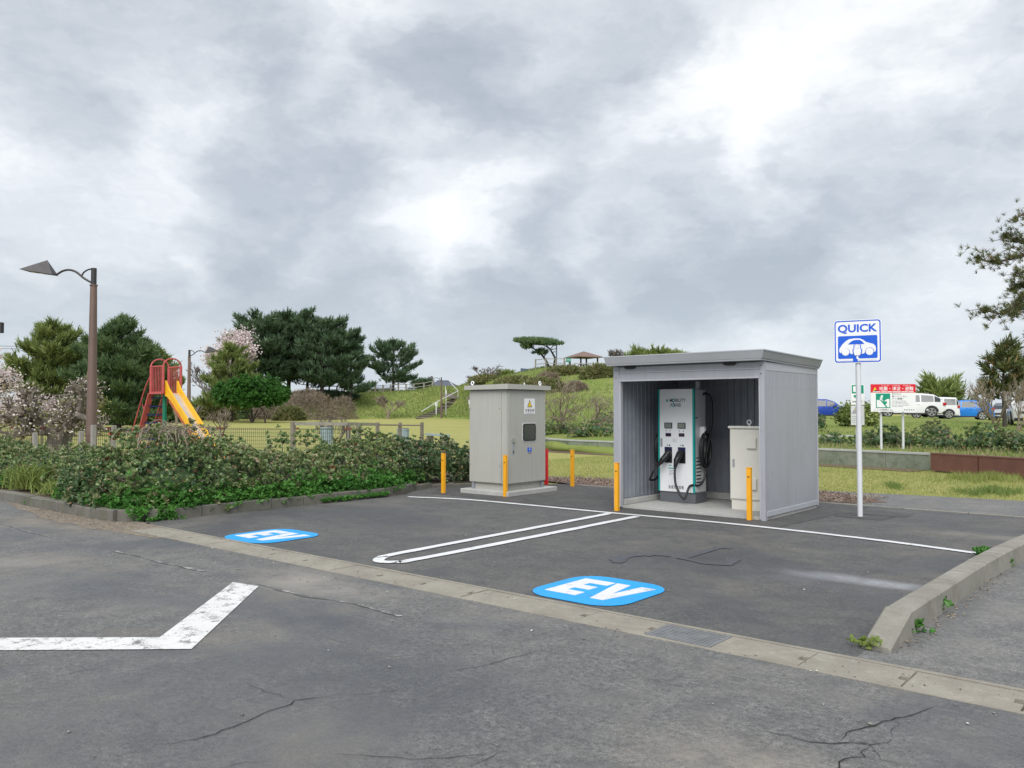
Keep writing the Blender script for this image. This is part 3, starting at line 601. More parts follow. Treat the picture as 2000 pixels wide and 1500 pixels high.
for k, (x0, x1) in enumerate(((.125, .27), (.375, .52))):
    sc = MB().prism(rrect(x0, fy(.385), x1, fy(.328), .008), fr, .0, .012).build('display', 'black_plastic', ch); MB().prism(rrect(x0+.012, fy(.379), x1-.012, fy(.334), .004), fr, .0125, .014).build('screen', 'screen_glass', sc)
    for j in (.03, .105): MB().prism(circ(x0+j, fy(.408), .007, 10), fr, .0, .008).build('button', 'ink', ch)
    MB().prism(rrect(x0+.02, fy(.463), x1-.022, fy(.430), .005), fr, 0, .008).build('led_panel', 'led_panel', ch)
    MB().prism(circ(x0+.055, fy(.549), .011, 12), fr, .001, .003).build('mark', 'teal', bd); MB().prism(rrect(x0+.08, fy(.556), x0+.105, fy(.542), .003), fr, .001, .003).build('mark', 'ink', bd)
    pk = MB().prism([(x0, fy(.713)), (x1-.005, fy(.713)), (x1-.005, fy(.566)), (x0, fy(.566))], fr, .001, .006).build('socket_panel', 'navy', ch)
    MB().prism([(x0, fy(.72)), (x1-.005, fy(.72)), (x1-.005, fy(.60)), (x0, fy(.66))], fr, .0065, .012).build('holster', 'black_plastic', pk)
MB().prism(rrect(.05, fy(.565), .083, fy(.482), .008), fr, 0, .014).build('lock_handle', 'grey_ink', ch)
for j in range(3): MB().prism(rrect(.275, fy(.490+j*.013), .275+(.075, .06, .08)[j], fy(.487+j*.013), .001), fr, .001, .003).build('print_line', 'grey_ink', bd)
MB().prism([(.20, fy(.750)), (.215, fy(.735)), (.23, fy(.744)), (.25, fy(.739)), (.255, fy(.75))], fr, .001, .003).build('pictogram', 'teal', bd); MB().prism([(.30, fy(.752)), (.32, fy(.728)), (.335, fy(.73)), (.325, fy(.752))], fr, .001, .003).build('pictogram', 'teal', bd)
MB().prism(rrect(.19, fy(.777), .345, fy(.768), .002), fr, .001, .003).build('print_band', 'teal', bd)
for j, w in enumerate((.10, .07, .11, .05)): MB().prism(rrect(.205, fy(.797+j*.014), .205+w, fy(.793+j*.014), .001), fr, .001, .003).build('print_line', 'grey_ink', bd)
text_part('notice', 'TP', fr, .325, fy(.872), .02, 'ink', bd, .002, .035, .01); text_part('caption', '急速充電設備', fr, .335, fy(.955), .06, 'ink', bd, .002, .285, .003)
frs = frame((CX1-.004, CY0, BZ0), (0, 1, 0))
for j in range(9): MB().prism(rrect(.07, .10+j*.058, .24, .118+j*.058, .004), frs, 0, .004).build('vent_slot', 'black_plastic', ch)
MB().prism(rrect(.04, .03, .30, .085, .004), frs, 0, .002).build('rating_plate', 'light_grey', ch); MB().prism(rrect(.06, 1.23, .12, 1.25, .002), frs, 0, .003).build('mark', 'ink', ch)
for j in range(5): MB().prism(rrect(.13, 1.05+j*.035, .17, 1.053+j*.035, .001), frs, 0, .003).build('print_line', 'grey_ink', ch)
MB().prism(rrect(.02, .02, .34, .14, .01), frs, .001, .006).build('lower_cover', 'charger_side', ch)
def gun(x, z, dx):
    """plug body resting in its holster, nose into the panel"""
    a = np.array([CX0+x, CY0-.005, BZ0+z]); b = a+np.array([dx*.5, -.13, -.10]); c = b+np.array([dx, -.02, -.12])
    g = MB().tube([a+(0, .0, .02), a+(0, -.03, .01), (a+b)/2, b, (b+c)/2, c], [.050, .056, .058, .050, .036, .028], 12).build('plug', 'black_plastic', ch, True); MB().beam(a+(dx*.2, -.02, -.05), b+(dx*.3, .0, -.07), .028, .03).build('trigger', 'ink', g); return c
c1 = gun(.215, fy(.63), -.10); c2 = gun(.43, fy(.63), -.015)
def cable(pts, r=.019): return MB().tube(dense([tuple(p) for p in pts], 9), r, 10).build('cable', 'black_plastic', ch, True)
cable([c1, c1+(-.06, -.03, -.10), c1+(-.15, .03, -.23), (CX0-.12, CY0+.15, .42), (CX0-.14, CY0+.3, .6), (CX0-.10, CY0+.33, .9)])
cable([c2, c2+(.01, -.03, -.15), c2+(.06, -.06, -.32), c2+(.19, -.05, -.50), (CX1-.06, CY0-.05, .34), (CX1+.05, CY0+.10, .36), (CX1+.09, CY0+.22, .55), (CX1+.08, CY0+.25, .9)])
cable([(CX1-.01, CY0+.33, 1.86), (CX1+.06, CY0+.33, 1.87), (CX1+.13, CY0+.34, 1.78), (CX1+.15, CY0+.34, 1.5), (CX1+.12, CY0+.33, 1.18), (CX1+.08, CY0+.30, .92), (CX1+.06, CY0+.26, .72)], .022)
def coil(x, yc, zc, ry, rz, n=40, turns=2, tw=.02): return [(x+tw*i/n, yc+ry*math.sin(2*math.pi*turns*i/n)*(1-.08*i/n), zc+rz*math.cos(2*math.pi*turns*i/n)*(1-.1*i/n)) for i in range(n+1)]
MB().tube(coil(CX1+.055, CY0+.24, .93, .185, .30, 60, 2, .05), .019, 10).build('cable', 'black_plastic', ch, True); MB().tube(coil(CX1+.06, CY0+.21, .96, .10, .30, 30, 1, .05), .019, 10).build('cable', 'black_plastic', ch, True)
MB().tube(coil(CX0-.05, CY0+.24, .92, .16, .30, 50, 2, -.06), .019, 10).build('cable', 'black_plastic', ch, True)
MB().box((CX1-.003, CY0+.17, 1.12), (CX1+.10, CY0+.25, 1.32), .03).build('cable_hook', 'charger_white', ch); MB().box((CX0-.10, CY0+.17, 1.12), (CX0+.0, CY0+.25, 1.30), .03).build('cable_hook', 'charger_white', ch)

# ------------------------------------------------------------------ cream distribution cabinet in the shed
M('cream', (.68, .665, .60), .45, 0, .03, 2); M('cabinet_grey', (.41, .41, .375), .42, 0, .03, 1.2, streak=.22); M('cabinet_bolt_grey', (.10, .10, .095), .7); M('chrome', (.62, .62, .62), .25, .9, .05); M('bronze_glass', (.055, .065, .062), .12, 0, .15, 4)
M('sign_white', (.80, .81, .82), .4, 0, .02); M('sign_blue', (.005, .10, .62), .4, 0, .03); M('sign_red', (.66, .012, .03), .4, 0, .04); M('sign_green', (.0, .27, .17), .4, 0, .04); M('yellow', (.78, .56, .02), .45, 0, .04)
WX0, WX1, WY0, WY1 = -5.70, -4.92, 12.02, 12.55
wc = thing('distribution_cabinet', 'cream steel cabinet with eyebolt standing inside the shed', 'cabinet', (WX0, WY0, .045))
MB().box((WX0+.02, WY0+.025, .045), (WX1-.02, WY1-.02, .19), .004).build('plinth', 'cream', wc); MB().box((WX0, WY0+.022, .19), (WX1, WY1, 1.305), .006).build('body', 'cream', wc)
dr = MB().box((WX0+.015, WY0, .215), (WX1-.012, WY0+.02, 1.295), .005).build('door', 'cream', wc); MB().box((WX0-.012, WY0-.022, 1.307), (WX1+.012, WY1+.012, 1.345), .008).build('top_cover', 'cream', wc)
MB().box((WX0+.30, WY0-.035, 1.00), (WX0+.45, WY0-.001, 1.17), .008).build('vent_hood', 'cream', dr); MB().box((WX0+.30, WY0-.035, .37), (WX0+.45, WY0-.001, .54), .008).build('vent_hood', 'cream', dr)
MB().prism(rrect(.055, .52, .085, .64, .006), frame((WX0, WY0, .19), (1, 0, 0)), .0, .01).build('handle', 'grey_ink', dr)
def eyebolt(c, parent, mat, ax=(1, 0, 0)):
    c = np.asarray(c, float); ax = np.asarray(ax, float); P = [c+ax*.032*math.cos(t)+np.array([0, 0, .055+.032*math.sin(t)]) for t in np.linspace(-math.pi/2, 1.5*math.pi, 17)]
    MB().tube([c, c+(0, 0, .025)], .016, 8).tube(P, .011, 6).build('eyebolt', mat, parent, True)
eyebolt((WX0+.22, WY0+.25, 1.345), wc, 'charger_white')

# ------------------------------------------------------------------ grey transformer cabinet on slab
TX0, TX1, TY0, TY1 = -10.86, -9.90, 11.58, 12.74
tc_ = thing('transformer_cabinet', 'grey-green steel transformer cabinet with lock window on a concrete slab', 'cabinet', (TX0, TY0, 0))
MB().box((TX0-.13, TY0-.12, -.05), (TX1+.12, TY1+.22, .085), .012).build('slab', 'slab_concrete', tc_)
MB().box((TX0+.08, TY0+.06, .085), (TX1-.08, TY1-.06, .21)).build('plinth', 'cabinet_grey', tc_)
for x_, y_ in ((TX0+.07, TY0+.05), (TX1-.07, TY0+.05), (TX1-.07, TY1-.05)): MB().box((x_-.03, y_-.03, .086), (x_+.03, y_+.03, .21), .004).build('foot', 'galvanised', tc_)
TZ0, TZ1 = .212, 1.975
MB().box((TX0+.012, TY0+.012, TZ0), (TX1-.012, TY1-.012, TZ1), .004).build('body', 'cabinet_grey', tc_)
pan = MB().box((TX0+.0, TY0, TZ0+.012), (TX1-.15, TY0+.0115, TZ1-.015), .004).build('side_panel', 'cabinet_grey', tc_)
MB().box((TX1-.146, TY0+.004, TZ0+.008), (TX1-.012, TY0+.0115, TZ1-.01), .002).build('corner_strip', 'cabinet_grey', tc_)
door = MB().box((TX1-.0115, TY0+.02, TZ0+.012), (TX1+.004, TY1-.015, TZ1-.015), .004).build('door', 'cabinet_grey', tc_)
for x_ in (TX0+.03, TX1-.19):
    for z_ in (1.62, .55): MB().tube([(x_, TY0-.004, z_), (x_, TY0+.003, z_)], .009, 8).build('bolt', 'cabinet_bolt_grey', pan)  # bolt heads in a plain dark grey of their own
rf = MB(); o = .075
rf.add([(TX0-o, TY0-o, TZ1+.006), (TX1+o, TY0-o, TZ1+.006), (TX1+o, TY1+o, TZ1+.006), (TX0-o, TY1+o, TZ1+.006), (TX0-o, TY0-o, TZ1+.085), (TX1+o, TY0-o, TZ1+.105), (TX1+o, TY1+o, TZ1+.085), (TX0-o, TY1+o, TZ1+.07)],
       [(3, 2, 1, 0), (4, 5, 6), (4, 6, 7), (0, 1, 5, 4), (1, 2, 6, 5), (2, 3, 7, 6), (3, 0, 4, 7)])
rf = rf.build('roof', 'cabinet_grey', tc_)
eyebolt((TX0+.02, TY0+.06, TZ1+.085), rf, 'charger_white'); eyebolt((TX1+.0, TY1-.18, TZ1+.085), rf, 'charger_white', (0, 1, 0)); MB().tube([(TX0+.5, TY1-.1, TZ1+.07), (TX0+.5, TY1-.1, TZ1+.16)], .012, 6).build('eyebolt', 'charger_white', rf)
frd = frame((TX1+.004, TY0, TZ0), (0, 1, 0)); TL = TY1-TY0
pl = MB().prism([(.49, 1.30), (.81, 1.30), (.81, 1.60), (.49, 1.60)], frd, .0, .004).build('warning_plate', 'sign_white', door)
tri = MB().prism([(.575, 1.435), (.725, 1.435), (.65, 1.575)], frd, .0045, .006).build('warning_triangle', 'ink', pl); MB().prism([(.595, 1.446), (.705, 1.446), (.65, 1.553)], frd, .0065, .008).build('triangle_fill', 'yellow', tri) if False else MB().prism([(.595, 1.446), (.705, 1.446), (.65, 1.553)], frd, .0065, .008).build('triangle_fill', 'yellow', pl)
text_part('caption', '変電設備', frd, .65, 1.375, .055, 'ink', pl, .005, .27, .003); [MB().prism(rrect(a, 1.314, b_, 1.328, .002), frd, .0045, .006).build('print_line', 'grey_ink', pl) for a, b_ in ((.525, .555), (.57, .635), (.645, .775))]
wn = MB().prism(rrect(.43, .775, .85, 1.135, .05), frd, 0, .006).build('window', 'light_grey', door); MB().prism(rrect(.445, .79, .835, 1.12, .045), frd, .0065, .012).build('window_seal', 'black_plastic', wn); MB().prism(rrect(.47, .81, .81, 1.10, .03), frd, .0125, .015).build('pane', 'bronze_glass', wn)
MB().prism(rrect(.135, .56, .185, .80, .012), frd, 0, .008).build('lock_plate', 'grey_ink', door); MB().prism(rrect(.125, .77, .195, .855, .02), frd, .0085, .03).build('handle', 'chrome', door); MB().prism(circ(.16, .60, .018, 10), frd, .0085, .014).build('keyhole', 'ink', door)
MB().prism(rrect(.59, .575, .645, .665, .02), frd, .0, .003).build('emblem', 'sign_blue', door); MB().prism(rrect(.655, .575, .71, .665, .02), frd, .0, .003).build('emblem', 'sign_blue', door); MB().prism([(.645, .655), (.665, .66), (.66, .63), (.67, .63), (.645, .585), (.65, .62), (.64, .62)], frd, .0032, .005).build('emblem_flash', 'light_grey', door)
MB().prism(rrect(.60, .548, .70, .556, .002), frd, .0, .003).build('print_line', 'ink', door)

# ------------------------------------------------------------------ bollards
BW = .032
def bollard(px, py, mat, label, name='bollard', h=.75):
    p = G(px, py); t = thing(name, label, 'bollard', p, 'posts guarding the charger')
    MB().box((p[0]-BW, p[1]-BW, -.05), (p[0]+BW, p[1]+BW, h), .005).build('post', mat, t)
    MB().box((p[0]-BW-.003, p[1]-BW-.003, h+.001), (p[0]+BW+.003, p[1]+BW+.003, h+.012), .003).build('cap', mat, t)
    MB().box((p[0]-.012, p[1]-BW-.004, h-.13), (p[0]+.02, p[1]-BW-.0005, h-.115)).build('mark', 'ink', t)
bollard(866, 963, 'orange', 'orange bollard nearest the hedge, beside the grey transformer cabinet'); bollard(987, 970, 'orange', 'orange bollard standing before the corner of the transformer cabinet')
bollard(1067, 947, 'red_post', 'red post half hidden behind the transformer cabinet'); bollard(1118, 950, 'orange', 'orange bollard alone between transformer cabinet and shed')
bollard(1205, 998, 'orange', 'orange bollard at the open left corner of the shed'); bollard(1464, 1016, 'orange', 'orange bollard in front of the cream cabinet')

# ------------------------------------------------------------------ QUICK sign
M('pole_white', (.66, .68, .71), .4, .1, .04, 4)
qb = G(1680, 1009); qs = thing('charging_sign', 'blue and white QUICK charging sign on a white pole', 'sign', qb)
MB().tube([(qb[0], qb[1], -.1), (qb[0], qb[1], 2.40)], .038, 16).build('pole', 'pole_white', qs, True)
qr = np.array([math.cos(math.radians(12)), math.sin(math.radians(12)), 0]); qn = np.cross(qr, (0, 0, 1))
QW = .66; frq = frame(qb+np.array([0, 0, 2.30])+qn*.042-qr*QW/2, qr)
plt = MB().prism(rrect(0, 0, QW, QW*.985, .045), frq, 0, .012).build('plate', 'sign_white', qs)
k = QW
def ringpoly(b, outer, inner, fr, t0, t1):
    n = len(outer)
    for i in range(n): b.prism([outer[i], outer[(i+1) % n], inner[(i+1) % n], inner[i]], fr, t0, t1)
    return b
ringpoly(MB(), rrect(.015*k, .015*k, .985*k, .97*k, .04, 6), rrect(.04*k, .04*k, .96*k, .945*k, .028, 6), frq, .0125, .014).build('border', 'sign_blue', plt)
text_part('lettering', 'QUICK', frq, .5*k, .775*k, .215*k, 'sign_blue', plt, .014, .83*k, .03)
pb = MB().prism(rrect(.085*k, .10*k, .915*k, .62*k, .02, 4), frq, .0125, .014).prism([(.40*k, .03*k), (.5*k, .03*k), (.5*k, .11*k), (.40*k, .11*k)], frq, .0126, .0141).build('panel', 'sign_blue', plt)
car = [(.11, .27), (.115, .33), (.17, .42), (.25, .50), (.32, .545), (.43, .56), (.55, .555), (.62, .52), (.68, .47), (.75, .445), (.83, .42), (.875, .37), (.885, .30), (.87, .245), (.845, .245), (.84, .29), (.80, .335), (.75, .345), (.70, .33), (.665, .29), (.655, .245), (.64, .215), (.61, .205), (.36, .205), (.34, .225), (.335, .28), (.30, .325), (.25, .34), (.20, .325), (.165, .285), (.155, .235), (.135, .235)]
MB().prism([(x*k, y*k) for x, y in car], frq, .0145, .016).build('car_symbol', 'sign_white', plt)
MB().prism([(x*k, y*k) for x, y in ((.30, .425), (.345, .475), (.41, .515), (.47, .525), (.55, .52), (.60, .485), (.645, .425))], frq, .0165, .018).build('car_window', 'sign_blue', plt)
for cx in (.245, .75): MB().prism(circ(cx*k, .255*k, .082*k), frq, .0145, .016).build('car_wheel', 'sign_white', plt)
plug = [(.44, .17), (.55, .17), (.57, .24), (.575, .305), (.555, .32), (.555, .40), (.52, .40), (.52, .32), (.47, .32), (.47, .40), (.435, .40), (.435, .32), (.415, .305), (.42, .24)]
MB().prism([(.495*k+(x-.495)*k*1.28, .27*k+(y-.27)*k*1.1) for x, y in plug], frq, .0185, .0195).build('plug_outline', 'sign_blue', plt); MB().prism([(x*k, y*k) for x, y in plug], frq, .020, .0215).build('plug_symbol', 'sign_white', plt)
MB().prism([(x*k, y*k) for x, y in ((.475, .168), (.475, .10), (.52, .062), (.90, .062), (.90, .095), (.545, .095), (.515, .12), (.515, .168))], frq, .015, .0165).build('cord_symbol', 'sign_white', plt)
MB().prism(rrect(.06*k, .055*k, .40*k, .095*k, .01), frq, .0145, .0155).build('cord_symbol', 'sign_white', plt)
for z_ in (2.42, 2.80): MB().box((qb[0]-.05, qb[1]-.045, z_-.02), (qb[0]+.05, qb[1]+.045, z_+.02), .005).build('bracket', 'pole_white', qs)
MB().tube([(qb[0], qb[1], 2.40), (qb[0], qb[1], 2.90)], .037, 16).build('pole_top', 'pole_white', qs, True)
# ------------------------------------------------------------------ low retaining wall, red-brown planters
low = thing('retaining_wall', 'low mossy concrete retaining wall along the lawn', 'wall', G(1600, 905))
wp = np.array([D(640, 861, 55)[:2], D(900, 868, 42)[:2], G(1065, 877)[:2], G(1200, 886)[:2], G(1400, 895)[:2], G(1600, 905)[:2], G(1818, 918)[:2]])[2:]
wp = np.vstack([D(975, 860, 43)[:2], wp]); wp = np.array(dense([tuple(p) for p in wp], 10)); ss = np.concatenate([[0], np.cumsum(np.linalg.norm(np.diff(wp, axis=0), axis=1))])
def wal(u): return np.array([np.interp(u, ss, wp[:, 0]), np.interp(u, ss, wp[:, 1])])
u = 0.0; ULEN = 1.5
while u < ss[-1]-.3:
    a, b = wal(u), wal(min(u+ULEN-.012, ss[-1])); t = (b-a)/np.linalg.norm(b-a); n = np.array([-t[1], t[0]])
    MB().obox((*((a+b)/2), .19), (*t, 0), (*n, 0), (0, 0, 1), np.linalg.norm(b-a)/2, .09, .21).build('wall_block', 'wall_concrete', low)
    MB().obox((*((a+b)/2), .425), (*t, 0), (*n, 0), (0, 0, 1), np.linalg.norm(b-a)/2, .11, .025).build('cap_stone', 'wall_cap', low); u += ULEN
pa = sheet('footpath', [tuple(wal(v)-np.array([.02, .12])) for v in np.linspace(0, ss[-1], 12)]+[tuple(wal(v)-np.array([.25, 1.0])) for v in np.linspace(ss[-1], 0, 12)], .004, 'litter_ground', kind='structure', label='narrow brown path at the foot of the low wall')
M('rust_brown', (.155, .065, .048), .7, .0, .16, 3, .35, 30, dirt=.35, dirtcol=(.09, .05, .04))
def planter_block(p, q, h, label):
    p, q = np.array(p), np.array(q); t = (q-p)/np.linalg.norm(q-p); n = np.array([-t[1], t[0]]); L = np.linalg.norm(q-p)
    o = thing('planter_wall', label, 'planter', (*p, 0), 'rust brown planter walls')
    c = (p+q)/2+n*.14; MB().obox((*c, h/2+.03), (*t, 0), (*n, 0), (0, 0, 1), L/2-.012, .14, h/2).build('panel', 'rust_brown', o); MB().obox((*c, h+.048), (*t, 0), (*n, 0), (0, 0, 1), L/2-.012, .15, .016).build('top_rail', 'rust_brown', o)
    MB().obox((*c, .0), (*t, 0), (*n, 0), (0, 0, 1), L/2-.1, .10, .028).build('foot_rail', 'kerb_dark', o)
planter_block(G(1817, 921)[:2], G(1910, 929)[:2], .42, 'shorter rust brown planter wall ending at the mossy wall'); planter_block(G(1911, 929)[:2], G(2010, 937)[:2], .42, 'long rust brown planter wall behind the grass clump'); planter_block(G(2012, 937)[:2], G(2180, 953)[:2], .42, 'rust brown planter wall at the picture edge')

# ------------------------------------------------------------------ street lamps
M('lamp_brown', (.17, .115, .095), .55, .2, .12, 2, dirt=.25, dirtcol=(.16, .11, .08)); M('lamp_dark', (.045, .042, .045), .5, .2, .1); M('lamp_lens', (.62, .62, .60), .3)
def lamp(base, label, side, H=5.0):
    base = np.array(base); t = thing('street_lamp', label, 'street lamp', base, 'brown street lamps in the park'); B = base
    MB().tube([B+(0, 0, -.1), B+(0, 0, 1.0)], [.130, .126], 12).build('pole_base', 'lamp_brown', t, True); MB().tube([B+(0, 0, 1.0), B+(0, 0, 1.04), B+(0, 0, 1.07)], .134, 12).build('collar', 'lamp_brown', t, True)
    MB().tube([B+(0, 0, 1.07), B+(0, 0, H-.42)], [.122, .076], 12).build('pole', 'lamp_brown', t, True); MB().tube([B+(0, 0, H-.43), B+(0, 0, H-.40)], .092, 12).build('collar', 'lamp_brown', t, True); MB().tube([B+(0, 0, H-.40), B+(0, 0, H)], .065, 10).build('pole_top', 'lamp_dark', t, True)
    s = CR*side*.86; P = [B+s*u+np.array([0, 0, z]) for u, z in ((.04, H-.36), (.28, H-.24), (.50, H-.09), (.70, H-.04), (.88, H-.07), (1.02, H-.14), (1.15, H-.15))]
    MB().tube(dense([tuple(p) for p in P], 6), .026, 8).build('arm', 'lamp_dark', t, True); MB().tube(dense([tuple(B+s*u+np.array([0, 0, z])) for u, z in ((.04, H-.02), (.16, H-.035), (.28, H-.10), (.34, H-.19))], 5), .020, 8).build('arm_stay', 'lamp_dark', t, True)
    a, w = B+s*1.08, FH*.24; hd = [a+np.array([0, 0, H-.17])-w*.6-s*0, a+np.array([0, 0, H-.17])+w*.6, a+s*.86+np.array([0, 0, H-.06])+w, a+s*.86+np.array([0, 0, H-.06])-w, a+s*.22+np.array([0, 0, H+.20]), a+s*.26+np.array([0, 0, H+.20])+w*.2]
    hh = MB().add(hd, [(3, 2, 1, 0), (0, 1, 5, 4), (1, 2, 5), (3, 0, 4), (2, 3, 4, 5)]).build('lamp_head', 'lamp_dark', t)
    for u in (.35, .62): MB().tube([a+s*u+np.array([0, 0, H-.145+.11*u]), a+s*u+np.array([0, 0, H-.165+.11*u])], .06, 10).build('lens', 'lamp_lens', hh)
lamp(foot(177, 930, 19.6), 'tall brown street lamp rising beside the near hedge', -1, 5.02); lamp(foot(368, 850, 47), 'brown street lamp behind the slide', 1, 5.0); lamp(hit(862, 816), 'small distant brown street lamp beside the bank steps', -1, 4.9)

# ------------------------------------------------------------------ slide
M('slide_red', (.47, .085, .085), .5, 0, .12, 4, dirt=.2, dirtcol=(.25, .10, .09)); M('slide_yellow', (.80, .43, .01), .42, 0, .08, 3, dirt=.15, dirtcol=(.45, .2, .03)); M('slide_steel', (.66, .66, .65), .3, .6, .08, 3); M('slide_blue', (.015, .03, .14), .5, 0, .15, 4); M('slide_green', (.0, .17, .10), .5, 0, .08); M('slide_worn', (.42, .12, .06), .6, 0, .3, 6)
def slide():
    O = foot(322, 900, 25); t = thing('playground_slide', 'playground slide with red cage, yellow sides and blue steps', 'slide', O)
    a = np.array([2.57, .15, 0]); a /= np.linalg.norm(a); b = np.array([-a[1], a[0], 0]); Z = np.array([0, 0, 1.0]); P = lambda u, v, z: O+a*u+b*v+Z*z
    DZ, HW, DL = 2.12, .29, .35
    MB().obox(P(0, 0, DZ), a, b, Z, DL, HW+.05, .035).build('deck', 'slide_red', t)
    MB().tube([P(.12, -.1, 0), P(.12, -.1, DZ-.04)], .062, 10).build('post', 'slide_green', t, True)
    for v in (-HW, HW):
        cg = MB().tube([P(-DL, v, DZ-.02), P(-DL, v, DZ+.80)], .035, 8).tube([P(DL, v, DZ-.02), P(DL, v, DZ+.80)], .035, 8).tube([P(-DL-.02, v, DZ+.80), P(DL+.02, v, DZ+.80)], .024, 8).build('cage_side', 'slide_red', t, True)
        for i in range(1, 8): MB().tube([P(-DL+i*2*DL/8, v, DZ+.03), P(-DL+i*2*DL/8, v, DZ+.79)], .012, 6).build('bar', 'slide_red', cg, True)
    for u in (-DL, DL):
        MB().tube([P(u, -HW, DZ+.78)]+[P(u, HW*math.cos(math.pi-q), DZ+.80+.24*math.sin(q)) for q in np.linspace(0, math.pi, 12)]+[P(u, HW, DZ+.78)], .024, 8).build('arch', 'slide_red', t, True)
    for v in (-HW+.02, HW-.02):     # ladder stringers and handrails
        MB().beam(P(-DL-.02, v, DZ-.02), P(-DL-1.02, v, .0), .05, .17, tuple(b)).build('stringer', 'slide_red', t)
        MB().tube(dense([tuple(P(-DL, v*1.15, DZ+.50)), tuple(P(-DL-.35, v*1.2, DZ+.0)), tuple(P(-DL-1.15, v*1.2, .55)), tuple(P(-DL-1.25, v*1.2, .1))], 6), .02, 8).build('handrail', 'slide_red', t, True)
        for q in (.3, .62): MB().tube([P(-DL-1.02*q, v, DZ*(1-q)), P(-DL-1.08*q-.10, v*1.2, DZ*(1-q)+.30)], .014, 6).build('rail_bracket', 'slide_red', t, True)
    for i in range(8):
        q = (i+.6)/8.3; MB().obox(P(-DL-.02-q*1.0, 0, DZ*(1-q)), a, b, Z, .10, HW-.05, .022).build('step', 'slide_blue', t)
    ch = [(DL-.02, DZ), (DL+.15, DZ-.05), (DL+.45, DZ-.32), (DL+1.2, DZ-.98), (DL+2.0, DZ-1.66), (DL+2.35, DZ-1.86), (DL+2.75, DZ-1.92)]
    V = []; C = dense(ch, 5)
    for u_, z_ in C: V += [P(u_, -HW*.62, z_), P(u_, HW*.62, z_)]
    MB().add(V, [(2*i, 2*i+2, 2*i+3, 2*i+1) for i in range(len(C)-1)]).build('chute', 'slide_steel', t, True)
    for v in (-HW*.66, HW*.66):
        V = []; F = []
        for i, (u_, z_) in enumerate(C):
            h = .17+(.20*max(0, 1-i/5.0)); V += [P(u_, v-.035, z_-.10), P(u_, v+.035, z_-.10), P(u_, v+.035, z_+h), P(u_, v-.035, z_+h)]
        for i in range(len(C)-1):
            for k_ in range(4): F.append((4*i+k_, 4*i+(k_+1) % 4, 4*i+4+(k_+1) % 4, 4*i+4+k_))
        F += [(3, 2, 1, 0), tuple(len(V)-4+k_ for k_ in range(4))]; MB().add(V, F).build('side_wall', 'slide_yellow', t)
        MB().beam(P(DL+.25, v, DZ-.24), P(DL+2.05, v, DZ-1.80), .076, .10, tuple(b)).build('side_skirt', 'slide_worn', t)
    for v in (-HW*.5, HW*.5): MB().tube([P(DL+2.3, v, -.02), P(DL+2.3, v, .22)], .03, 8).build('foot', 'slide_green', t, True)
slide()

# ------------------------------------------------------------------ fences and wooden frames behind the hedge
M('wire_green', (.06, .075, .065), .5, .3, .1); M('fence_post', (.22, .215, .205), .6, .2, .15, 6); M('old_wood', (.19, .17, .145), .85, 0, .3, 5, .4, 30); M('pale_wood', (.30, .285, .255), .85, 0, .25, 5, .4, 30); M('rust', (.16, .05, .035), .7, 0, .2)
def mesh_panel(p, q, h, label, pitch=.065):
    p, q = np.array(p), np.array(q); L = np.linalg.norm(q-p); t = (q-p)/L; z0 = down(*p)
    o = thing('mesh_fence_panel', label, 'fence', (*p, z0), 'wire mesh fence round the lawn'); w = MB(); wr = .0042; n = np.array([-t[1], t[0]])
    k = int(L/pitch)
    for i in range(k+1):
        c = p+t*(i*L/k); w.obox((*c, z0+h/2+.03), (*t, 0), (*n, 0), (0, 0, 1), wr, wr, h/2)
    for j in range(9):
        c = (p+q)/2; w.obox((*c, z0+.06+j*(h-.06)/8), (*t, 0), (*n, 0), (0, 0, 1), L/2, wr*1.2, wr*(2.2 if j == 8 else 1.1))
    tag(w.build('wire_mesh', 'wire_green', o), kind='stuff'); MB().tube([(*q, z0-.1), (*q, z0+h+.05)], .028, 8).build('post', 'fence_post', o, True); MB().obox((*q, z0+h+.02), (*t, 0), (*n, 0), (0, 0, 1), .12, .035, .03).build('clamp', 'rust', o)
FP = [D(px_, 850, dp) for px_, dp in ((-120, 27.5), (28, 27), (82, 26.8), (138, 26.6), (215, 26.4), (325, 26.2), (430, 26.0), (576, 25.6), (680, 25.4))]
FL = ['out at the picture edge', 'by the blossom tree at the picture edge', 'left of the cherry trunk', 'in front of the cherry trunk', 'just right of the near street lamp', 'below the slide steps', 'below the yellow slide', 'between the slide and the wooden frame', 'in front of the wooden frame']
for i in range(len(FP)-1): mesh_panel(FP[i][:2], FP[i+1][:2], 1.0, 'wire mesh fence panel '+FL[i+1])
def wood_post(px_, ytop, dep, wid, label, mat='old_wood'):
    b = foot(px_, 880, dep); zt = D(px_, ytop, dep)[2]
    o = thing('wooden_post', label, 'post', b, 'wooden posts behind the hedge'); MB().box((b[0]-wid/2, b[1]-wid/2, b[2]-.1), (b[0]+wid/2, b[1]+wid/2, zt), .012).build('post', mat, o)
for px_, yt, dp, wd, lb, mt in ((68, 845, 18, .09, 'weathered wooden stake in the hedge by the picture edge', 'pale_wood'), (158, 842, 19.2, .10, 'wooden stake left of the near street lamp', 'pale_wood'), (182, 830, 19.0, .10, 'grey wooden stake right of the near street lamp', 'pale_wood'), (222, 831, 20.5, .10, 'short wooden stake beside the hedge mound', 'pale_wood'),
                                   (700, 826, 32, .16, 'dark wooden post seen through the wooden frame', 'old_wood')): wood_post(px_, yt, dp, wd, lb, mt)
wf = thing('rail_fence', 'weathered wooden rail fence with square posts behind the hedge', 'fence', foot(576, 880, 24.5))
